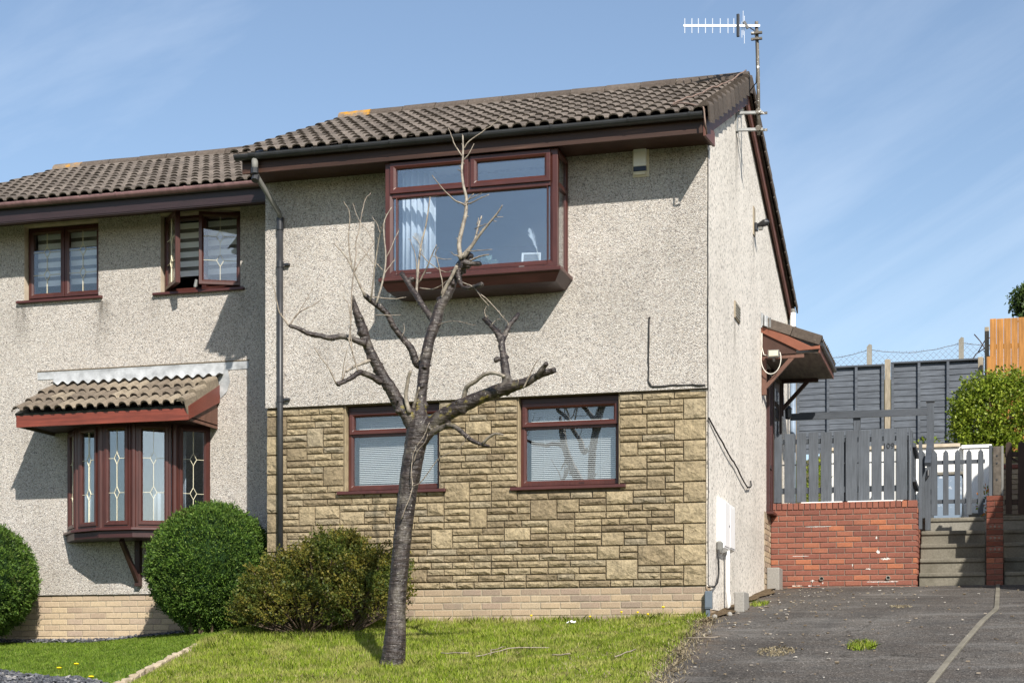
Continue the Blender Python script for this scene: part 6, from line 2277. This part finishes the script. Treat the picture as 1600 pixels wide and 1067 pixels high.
# bronze loose shrub
MAT['bronze'] = leafmat('bronze_leaf', [(0, (.038, .052, .010)), (.3, (.088, .098, .016)), (.6, (.145, .138, .021)), (.85, (.20, .165, .027)), (1, (.28, .235, .06))], .5, .3, .25, ((.055, .095, .016), 3.0, .47, .62, .75))
br_ = thing('bronze_shrub', 'loose bronze-green shrub against the stone wall behind the tree', 'shrub', (-4.2, -.75, .3))
lobes = [((-4.10, -.62, .85), (.50, .50, .55), 900), ((-4.55, -.72, .70), (.50, .52, .46), 800), ((-3.72, -.70, .72), (.50, .50, .50), 800), ((-4.74, -.95, .48), (.34, .42, .30), 400), ((-4.25, -1.12, .50), (.62, .42, .38), 700), ((-3.50, -.98, .55), (.34, .38, .40), 380), ((-3.42, -.62, .82), (.28, .34, .40), 300), ((-4.02, -.45, 1.18), (.30, .32, .26), 340)]
L = []
stems = MB()
for c, r_, n in lobes:
    d = sphere_dirs(n)
    d[:, 2] = np.where(d[:, 2] < -.3, -d[:, 2], d[:, 2])
    f = rng.uniform(.55, 1.02, n) ** .6
    f = f * (1 + .30 * bump3(d, 2.6, c[0] * 3))
    base = np.array(c) + d * np.array(r_) * f[:, None]
    ax = d * .7 + np.array([0, 0, .55]) + rng.normal(0, .3, (n, 3))
    ax /= np.linalg.norm(ax, axis=1)[:, None]
    ln = rng.uniform(.07, .19, n)
    for i in range(n):
        m_ = 14
        t = np.linspace(0.05, 1, m_)[:, None]
        p = base[i] + ax[i] * (t - .45) * ln[i]
        q = rng.normal(0, 1, (m_, 3)) + ax[i] * .9
        L.append(np.concatenate([p, q / np.linalg.norm(q, axis=1)[:, None]], 1))
        if i % 9 == 0:
            a = Vector(base[i] - ax[i] * .4 * ln[i])
            g = Vector((c[0] * .6 - 4.15 * .4, c[1] * .6 - .8 * .4, .25))
            stems.bar(a, a.lerp(g, .7), .007, .007)
L = np.concatenate(L)
gz = zg(L[:, 0], L[:, 1])
L = L[(L[:, 2] > gz - .02) & (L[:, 1] < -.09)]
quads_mesh('crown', leaf_cloud(L[:, :3], L[:, 3:], .033, .52, .3, .35), MAT['bronze'], br_)
stems.build('stems', MAT['stem'], br_)
for i in range(8):
    a = random.uniform(0, 6.28)
    p = Vector((-4.15 + math.cos(a) * .4, -.85 + math.sin(a) * .2, .22))
    MB().tube([p, p + Vector((math.cos(a) * .2, math.sin(a) * .15 + .1, .22)), p + Vector((math.cos(a) * .3, math.sin(a) * .2 + .2, .42))], [.016, .012, .006], 6).build('stem', MAT['stem'], br_)

# bright green shrub on the terrace
MAT['lime_leaf'] = leafmat('lime_green_leaf', [(0, (.08, .13, .012)), (.35, (.17, .24, .018)), (.7, (.26, .33, .03)), (1, (.36, .42, .06))], .45, .4, .35)
gs = thing('green_shrub', 'bushy bright green shrub in front of the orange fence', 'shrub', (3.05, 10.2, 3.3))
L = []
for c, r_, n in (((3.02, 10.2, 3.95), (.60, .6, .56), 760), ((2.70, 10.1, 3.75), (.40, .45, .42), 360), ((3.50, 10.2, 3.95), (.55, .5, .62), 480), ((2.82, 10.2, 4.32), (.34, .36, .28), 240), ((3.20, 10.2, 4.45), (.30, .3, .22), 180), ((2.55, 10.1, 4.10), (.24, .3, .22), 130), ((2.95, 9.9, 3.45), (.5, .4, .25), 220)):
    d = sphere_dirs(n)
    f = rng.uniform(.5, 1.0, n) ** .5 * (1 + .18 * bump3(d, 2.6, c[0]))
    base = np.array(c) + d * np.array(r_) * f[:, None]
    ax = d + np.array([0, 0, .5]) + rng.normal(0, .5, (n, 3))
    ax /= np.linalg.norm(ax, axis=1)[:, None]
    for i in range(n):
        t = np.linspace(0, 1, 9)[:, None]
        p = base[i] + ax[i] * (t - .5) * rng.uniform(.12, .24)
        L.append(np.concatenate([p + rng.normal(0, .012, (9, 3)), rng.normal(0, 1, (9, 3)) * .8 + ax[i] * .6], 1))
L = np.concatenate(L)
L = L[L[:, 2] > 3.2]
nn = L[:, 3:] / np.linalg.norm(L[:, 3:], axis=1)[:, None]
quads_mesh('crown', leaf_cloud(L[:, :3], nn, .055, .6, .3, .3), MAT['lime_leaf'], gs)
for i in range(7):
    a = random.uniform(0, 6.28)
    MB().tube([(3.05, 10.2, 3.2), (3.05 + .15 * math.cos(a), 10.2 + .15 * math.sin(a), 3.6), (3.05 + .4 * math.cos(a), 10.2 + .35 * math.sin(a), 4.2)], [.025, .018, .008], 6).build('stem', MAT['stem'], gs)
# a few leaves over the white wall, and greenery seen through the board gaps
for c, r_, n, lab, nm in (((2.02, 8.62, 3.34), (.20, .1, .07), 60, 'little tuft of weeds on top of the white wall', 'weed_tuft'), ((.42, 7.6, 2.55), (.22, .2, .5), 700, 'lime green plant glimpsed through the fence gaps by the house', 'garden_plant'), ((2.86, 7.3, 2.28), (.10, .1, .25), 120, 'small orange-flowered plant behind the gate', 'flowering_plant')):
    d = sphere_dirs(n)
    pos = np.array(c) + d * np.array(r_) * (rng.uniform(.2, 1, n) ** .5)[:, None]
    t_ = thing(nm, lab, 'plant', (c[0], c[1], c[2] - r_[2]))
    if nm == 'flowering_plant':
        MAT['flower'] = flat('orange_petal', (.62, .22, .02), .6, .3, .2, 20)
        quads_mesh('flowers', leaf_cloud(pos[:60], d[:60], .05, .8), MAT['flower'], t_, kind='stuff')
        pos, d = pos[60:], d[60:]
    quads_mesh('leaves', leaf_cloud(pos, d + np.array([0, 0, .5]), .06, .5), MAT['lime_leaf'], t_)
# crown of a tree beyond the orange fence
MAT['treeleaf'] = leafmat('dark_tree_leaf', [(0, (.025, .045, .010)), (.5, (.05, .085, .016)), (1, (.085, .13, .03))], .45, .3, .4)
bt_ = thing('garden_tree', 'leafy dark green tree crown rising behind the orange fence', 'tree', (5.0, 19, 5.5))
MB().tube([(5.0, 19, 5.4), (5.0, 19, 6.2), (4.95, 19, 7.0)], [.16, .12, .05], 10).build('trunk', MAT['stem'], bt_)
L = []
for c, r_, n in (((4.55, 19, 7.4), (.95, .9, .72), 800), ((3.82, 19, 7.62), (.42, .4, .30), 260), ((5.2, 19, 7.7), (.8, .8, .6), 400)):
    d = sphere_dirs(n)
    base = np.array(c) + d * np.array(r_) * (rng.uniform(.3, 1, n) ** .5 * (1 + .25 * bump3(d, 2.4, c[0])))[:, None]
    for i in range(n):
        L.append(np.concatenate([base[i] + rng.normal(0, .06, (9, 3)), d[i] + rng.normal(0, .8, (9, 3))], 1))
L = np.concatenate(L)
nn = L[:, 3:] / np.linalg.norm(L[:, 3:], axis=1)[:, None]
quads_mesh('crown', leaf_cloud(L[:, :3], nn, .085, .6), MAT['treeleaf'], bt_)

# ------------------------------------------------------------------ grass
MAT['grass'] = leafmat('lawn_blade', [(0, (.125, .185, .014)), (.4, (.22, .305, .024)), (.75, (.315, .385, .042)), (.9, (.41, .42, .10)), (1, (.50, .43, .21))], .55, .4, .25, ((.46, .39, .17), 2.6, .48, .70, .62))
MAT['turf'] = leafmat('turf_blade', [(0, (.10, .175, .012)), (.5, (.16, .245, .022)), (.9, (.215, .295, .04)), (1, (.32, .35, .11))], .55, .35, .25)


def blades(name, xy, hgt, wdt, mat, parent=None, lean=.35, lift=-.01, **kw):
    n = len(xy)
    z = zg(xy[:, 0], xy[:, 1]) + lift
    a = rng.uniform(0, 2 * np.pi, n)
    h = hgt * rng.uniform(.55, 1.25, n)
    ln = h * lean * np.abs(rng.normal(0, 1, n))
    d = np.stack([np.cos(a), np.sin(a), np.zeros(n)], 1)
    b = a + rng.normal(0, .9, n) + np.pi / 2
    s = np.stack([np.cos(b), np.sin(b), np.zeros(n)], 1) * (wdt * rng.uniform(.7, 1.3, n))[:, None]
    p0 = np.stack([xy[:, 0], xy[:, 1], z], 1)
    up = np.zeros((n, 3))
    up[:, 2] = h
    m1 = p0 + up * .55 + d * (ln * .3)[:, None]
    t = p0 + up + d * ln[:, None]
    P = np.zeros((n, 5, 3))
    P[:, 0], P[:, 1], P[:, 2], P[:, 3], P[:, 4] = p0 - s, p0 + s, m1 + s * .75, t, m1 - s * .75
    return quads_mesh(name, P, MAT[mat], parent, k=5, **kw)


def scatter(n, y0, y1, xl, xr, pad=.0):
    y = rng.uniform(y0, y1, n)
    a = np.array([xl(v) for v in y])
    b = np.array([xr(v) for v in y])
    x = a + (b - a) * rng.random(n)
    return np.stack([x, y], 1)


xl_ = lambda v: interp(EDGE_L, v) + .12
xr_ = lambda v: interp(EDGE_D, v) + .03
G = scatter(120000, -5.0, -.02, xl_, xr_)
# thin it where the lawn is worn and along the ragged drive edge
wn = np.array([noise.noise((a * 1.3, b * 1.3, 7)) for a, b in G])
ed = np.array([interp(EDGE_D, b) - a for a, b in G])
keep = (rng.random(len(G)) < np.clip(.95 + .7 * wn, .35, 1)) & (rng.random(len(G)) < np.clip(ed / .28, .12, 1))
keep &= ~((G[:, 0] + 2.36) ** 2 + (G[:, 1] + 3.3) ** 2 < .012)
G = G[keep]
hh = .040 * (1 + .5 * np.array([noise.noise((a * .9 + 4, b * .9, 1)) for a, b in G]))
blades('lawn_grass', G, hh * 1.25, .0038, 'grass', label='rough sunlit lawn grass with dry patches', cat='grass', kind='stuff')
# dead straw along the edge of the drive
ns = 1300
yy = rng.uniform(-5.0, -.1, ns)
Es = np.stack([np.array([interp(EDGE_D, v) for v in yy]) + rng.normal(.02, .09, ns), yy], 1)
MAT['straw'] = leafmat('dead_straw', [(0, (.18, .14, .08)), (.5, (.34, .28, .17)), (1, (.50, .43, .29))], .7, .25, .2)
blades('dead_grass', Es, .035, .0035, 'straw', lean=1.6, lift=.0, label='dead straw-coloured grass along the drive edge', cat='dead grass', kind='stuff')
Ew = scatter(5200, -5.0, -.1, xl_, xr_)
Ew = Ew[np.array([noise.noise((a * 1.3, b * 1.3, 7)) for a, b in Ew]) < .05]
blades('thatch', Ew, .03, .0032, 'straw', lean=1.3, lift=.004, label='dry thatch showing through the lawn', cat='dead grass', kind='stuff')
# taller fringe along the plinth and round the shrub
F1 = np.stack([rng.uniform(-5.0, .0, 5200), -.02 - np.abs(rng.normal(0, .09, 5200))], 1)
F1 = F1[rng.random(len(F1)) < np.clip(.5 + np.array([noise.noise((a * 2.2, 3, 1)) for a in F1[:, 0]]), .08, 1)]
F2 = np.stack([rng.uniform(-5.2, -3.1, 2600), -1.42 + rng.normal(0, .13, 2600)], 1)
F3 = scatter(900, -2.2, -.5, lambda v: interp(EDGE_L, v) + .05, lambda v: interp(EDGE_L, v) + .45)
an = rng.uniform(0, 6.28, 260)
F4 = np.stack([-2.36 + np.cos(an) * (.14 + .1 * rng.random(260)), -3.3 + np.sin(an) * (.14 + .1 * rng.random(260))], 1)
FF = np.concatenate([F1, F2, F3, F4])
blades('tall_grass', FF, .085, .0034, 'grass', lean=.45, label='longer grass fringing the wall and shrub', cat='grass', kind='stuff')
T_ = scatter(95000, -5.0, .92, lambda v: -9.9, lambda v: interp(EDGE_L, v) - .06)
T_ = T_[~((T_[:, 1] < -2.2 - (T_[:, 0] + 7.15) * .88 + .03))]
blades('turf_pile', T_, .026, .0024, 'turf', lean=.55, label='even green artificial turf pile', cat='turf', kind='stuff')

# ------------------------------------------------------------------ slate chippings
m = MT('slate_chip', .6, .4)
m.col(m.mix(1.0, m.ramp(m.isl(), [(0, (.04, .042, .05)), (.6, (.085, .088, .10)), (.92, (.14, .14, .15)), (1, (.35, .33, .30))]), m.ramp(m.noise(30, 3), [(.3, .8), (.7, 1.2)]), 'MULTIPLY'))
MAT['slate'] = m.m


def chips(name, xy, label):
    mb = MB()
    for x, y in xy:
        z = zgf(x, y)
        a = random.uniform(0, 6.28)
        w_, l_, h_ = random.uniform(.012, .03), random.uniform(.025, .06), random.uniform(.006, .016)
        M = Matrix.Translation((x, y, z + random.uniform(-.008, .022))) @ Matrix.Rotation(a, 4, 'Z') @ Matrix.Rotation(random.gauss(0, .35), 4, 'X') @ Matrix.Rotation(random.gauss(0, .35), 4, 'Y')
        b = MB().box(-l_ / 2, l_ / 2, -w_ / 2, w_ / 2, 0, h_).xform(M)
        mb.add(b.v, b.f)
    mb.build(name, MAT['slate'], None, fix=False, label=label, cat='slate chippings', kind='stuff')


chips('slate_border', [(x, random.uniform(.90, 1.17)) for x in np.arange(-9.8, -5.5, .0032)], 'dark slate chippings along the foot of the left house')
chips('slate_bed', [(x, -2.2 - (x + 7.15) * .88 - random.random() ** 1.3 * 1.5) for x in np.arange(-8.6, -4.55, .0014)], 'dark slate chippings in the bottom left corner')
sheet('slate_soil', lambda y: -10.0, lambda y: min(interp(EDGE_L, y) - .03, -7.15 + (-2.2 - y) / .88), -6.0, -2.0, 10, 10, -.006, MAT['cable'], kind='structure')
# ---- stone edging between turf and lawn
es = thing('stone_edging', 'ragged row of pale flat stones between turf and lawn', 'edging', (-5.1, -2, zgf(-5.1, -2)))
y = -5.2
re_ = random.Random(6)
MAT['edgestone'] = speckled('pale_edging_stone', [(0, (.36, .29, .20)), (1, (.48, .40, .29))], nscale=30, namp=.35, bump=.8, bdist=.01, dirt=(.22, .18, .08), dirt_scale=7, dirt_amt=.7)
while y < -.55:
    ln = re_.uniform(.16, .34)
    x = interp(EDGE_L, y + ln / 2) + re_.uniform(-.02, .02)
    wd = re_.uniform(.07, .12)
    z = zgf(x, y + ln / 2)
    pts = []
    for i in range(9):
        t = 2 * math.pi * i / 9
        q = re_.uniform(.75, 1.1)
        pts.append((x + math.cos(t) * wd / 2 * q - .22 * math.sin(t) * ln / 2 * q, y + ln / 2 + math.sin(t) * ln / 2 * q, 0))
    top = [(p[0], p[1], zgf(p[0], p[1]) + .008 + re_.uniform(-.012, .014)) for p in pts]
    mb = MB()
    o = 0
    mb.v = top + [(p[0], p[1], z - .12) for p in pts] + [(x, y + ln / 2, z + .02)]
    for i in range(9):
        q = (i + 1) % 9
        mb.f += [(i, 9 + i, 9 + q, q), (i, q, 18)]
    mb.build('edging_stone', MAT['edgestone'], es)
    y += ln * .88
# ---- weeds in the drive, dandelions, fallen twigs, litter
for x, y, n, rx_, ry, hg, dry, lab in ((1.05, -2.72, 330, .17, .30, .035, 1, 'flat dry weed patch in the middle of the drive'), (1.78, -2.45, 300, .13, .22, .055, 0, 'green grass tuft in the drive, nearer the concrete strip'), (1.95, 1.2, 120, .12, .2, .03, 1, 'faint weed patch in the drive near the brick wall'), (.32, 1.75, 160, .10, .3, .05, 0, 'small green weed behind the concrete block')):
    an = rng.uniform(0, 6.28, n)
    q = np.sqrt(rng.random(n))
    xy = np.stack([x + np.cos(an) * q * rx_, y + np.sin(an) * q * ry], 1)
    blades('weed_tuft', xy, hg * (.6 if dry else 1), .004, 'straw' if dry else 'grass', lean=1.6 if dry else .9, lift=.0, label=lab, cat='weed', kind='stuff')
MAT['dandelion'] = flat('dandelion_yellow', (.78, .55, .01), .6, .2, .1, 30)


def dandelion(x, y, h, lab, r_=.022):
    z = zgf(x, y)
    t_ = thing('dandelion', lab, 'flower', (x, y, z), 'dandelions')
    MB().tube([(x, y, z - .01), (x + .004, y, z + h)], .003, 5).build('stem', MAT['grass'], t_)
    MB().lathe((x + .004, y, z + h), [(r_ * .3, -.008), (r_, .004), (r_ * .8, .012), (r_ * .2, .014)], 10).build('flower_head', MAT['dandelion'], t_)


for x, y, h, lab in ((-6.03, -2.92, .05, 'yellow dandelion on the turf, left one of the pair'), (-5.98, -2.68, .05, 'yellow dandelion on the turf, right one of the pair'), (-4.93, -4.18, .04, 'yellow dandelion at the bottom edge of the slate bed')):
    dandelion(x, y, h, lab, .026)
for i, (x, y) in enumerate(((-.62, -.16), (-.74, -.12), (-.90, -.2), (-1.25, -.18), (-1.9, -.2))):
    dandelion(x, y, .07 + .02 * (i % 3), '%s small dandelion from the house corner along the foot of the wall' % ('second', 'third', 'fourth', 'fifth', 'sixth')[i], .014)
dandelion(-.47, -.08, .13, 'tallest yellow dandelion, first from the house corner, against the plinth near the corner', .02)
for i, (pts, lab) in enumerate((([(-2.12, -2.62), (-1.82, -2.70)], 'straight fallen twig right of the tree trunk'), ([(-1.70, -2.85), (-1.52, -2.40), (-1.15, -2.25)], 'long forked fallen twig in the middle of the lawn'), ([(-1.60, -2.2), (-1.66, -2.5), (-1.60, -2.72)], 'dark fallen twig crossing the long one'), ([(-.98, -2.82), (-.80, -2.86)], 'short pale fallen twig towards the drive'), ([(-.33, -3.10), (-.22, -2.72)], 'curved fallen twig near the drive edge'), ([(.12, -1.95), (.42, -2.0)], 'dry grass stalk lying over the drive edge'))):
    q = [(x, y, zgf(x, y) + .03 + .012 * math.sin(j * 2)) for j, (x, y) in enumerate(pts)]
    MB().tube(wobble(q, 4, .008), [.006] * (len(pts) * 4 - 3), 5).build('fallen_twig', MAT['twig'], None, smooth=True, label=lab, cat='twig')
mb = MB()
for i in range(420):                                      # grit and dead leaves on the drive
    x = abs(random.gauss(0, .9)) + .1 if random.random() < .6 else random.uniform(.2, 4.5)
    y = random.uniform(-4.6, 5.2)
    if x > 4.6:
        continue
    z = zgf(x, y) + .004
    s = random.uniform(.006, .018)
    a = random.uniform(0, 6.28)
    M = Matrix.Translation((x, y, z)) @ Matrix.Rotation(a, 4, 'Z') @ Matrix.Rotation(random.gauss(0, .4), 4, 'X')
    b = MB().box(-s, s, -s * .5, s * .5, 0, s * .5).xform(M)
    mb.add(b.v, b.f)
m = MT('grit', .9, .2)
m.col(m.ramp(m.isl(), [(0, (.08, .06, .04)), (.4, (.22, .17, .11)), (.75, (.28, .24, .19)), (.97, (.45, .42, .38))]))
mb.build('drive_grit', m.m, None, fix=False, label='scattered grit and dead leaves on the drive', cat='grit', kind='stuff')
for x, y, lab in ((-1.42, -.30, 'crumpled pale litter in the grass at the foot of the wall'), (.40, 5.22, 'scrap of pale paper at the foot of the red brick wall'), (.62, 5.18, 'white scrap of litter below the left weep hole')):
    mb = MB()
    z = zgf(x, y)
    n_ = 6
    for j in range(n_):
        for i in range(n_):
            mb.v.append((x + .018 * (i - 2.5) * (1.6 if y > 0 else 1), y + .018 * (j - 2.5), z + .022 + random.uniform(-.012, .02) * (1.6 if y < 0 else .4)))
    for j in range(n_ - 1):
        for i in range(n_ - 1):
            a = j * n_ + i
            mb.f.append((a, a + 1, a + n_ + 1, a + n_))
    mb.build('litter', MAT['white'] if y < 0 or x > .5 else MAT['pampas'], None, fix=False, label=lab, cat='litter')
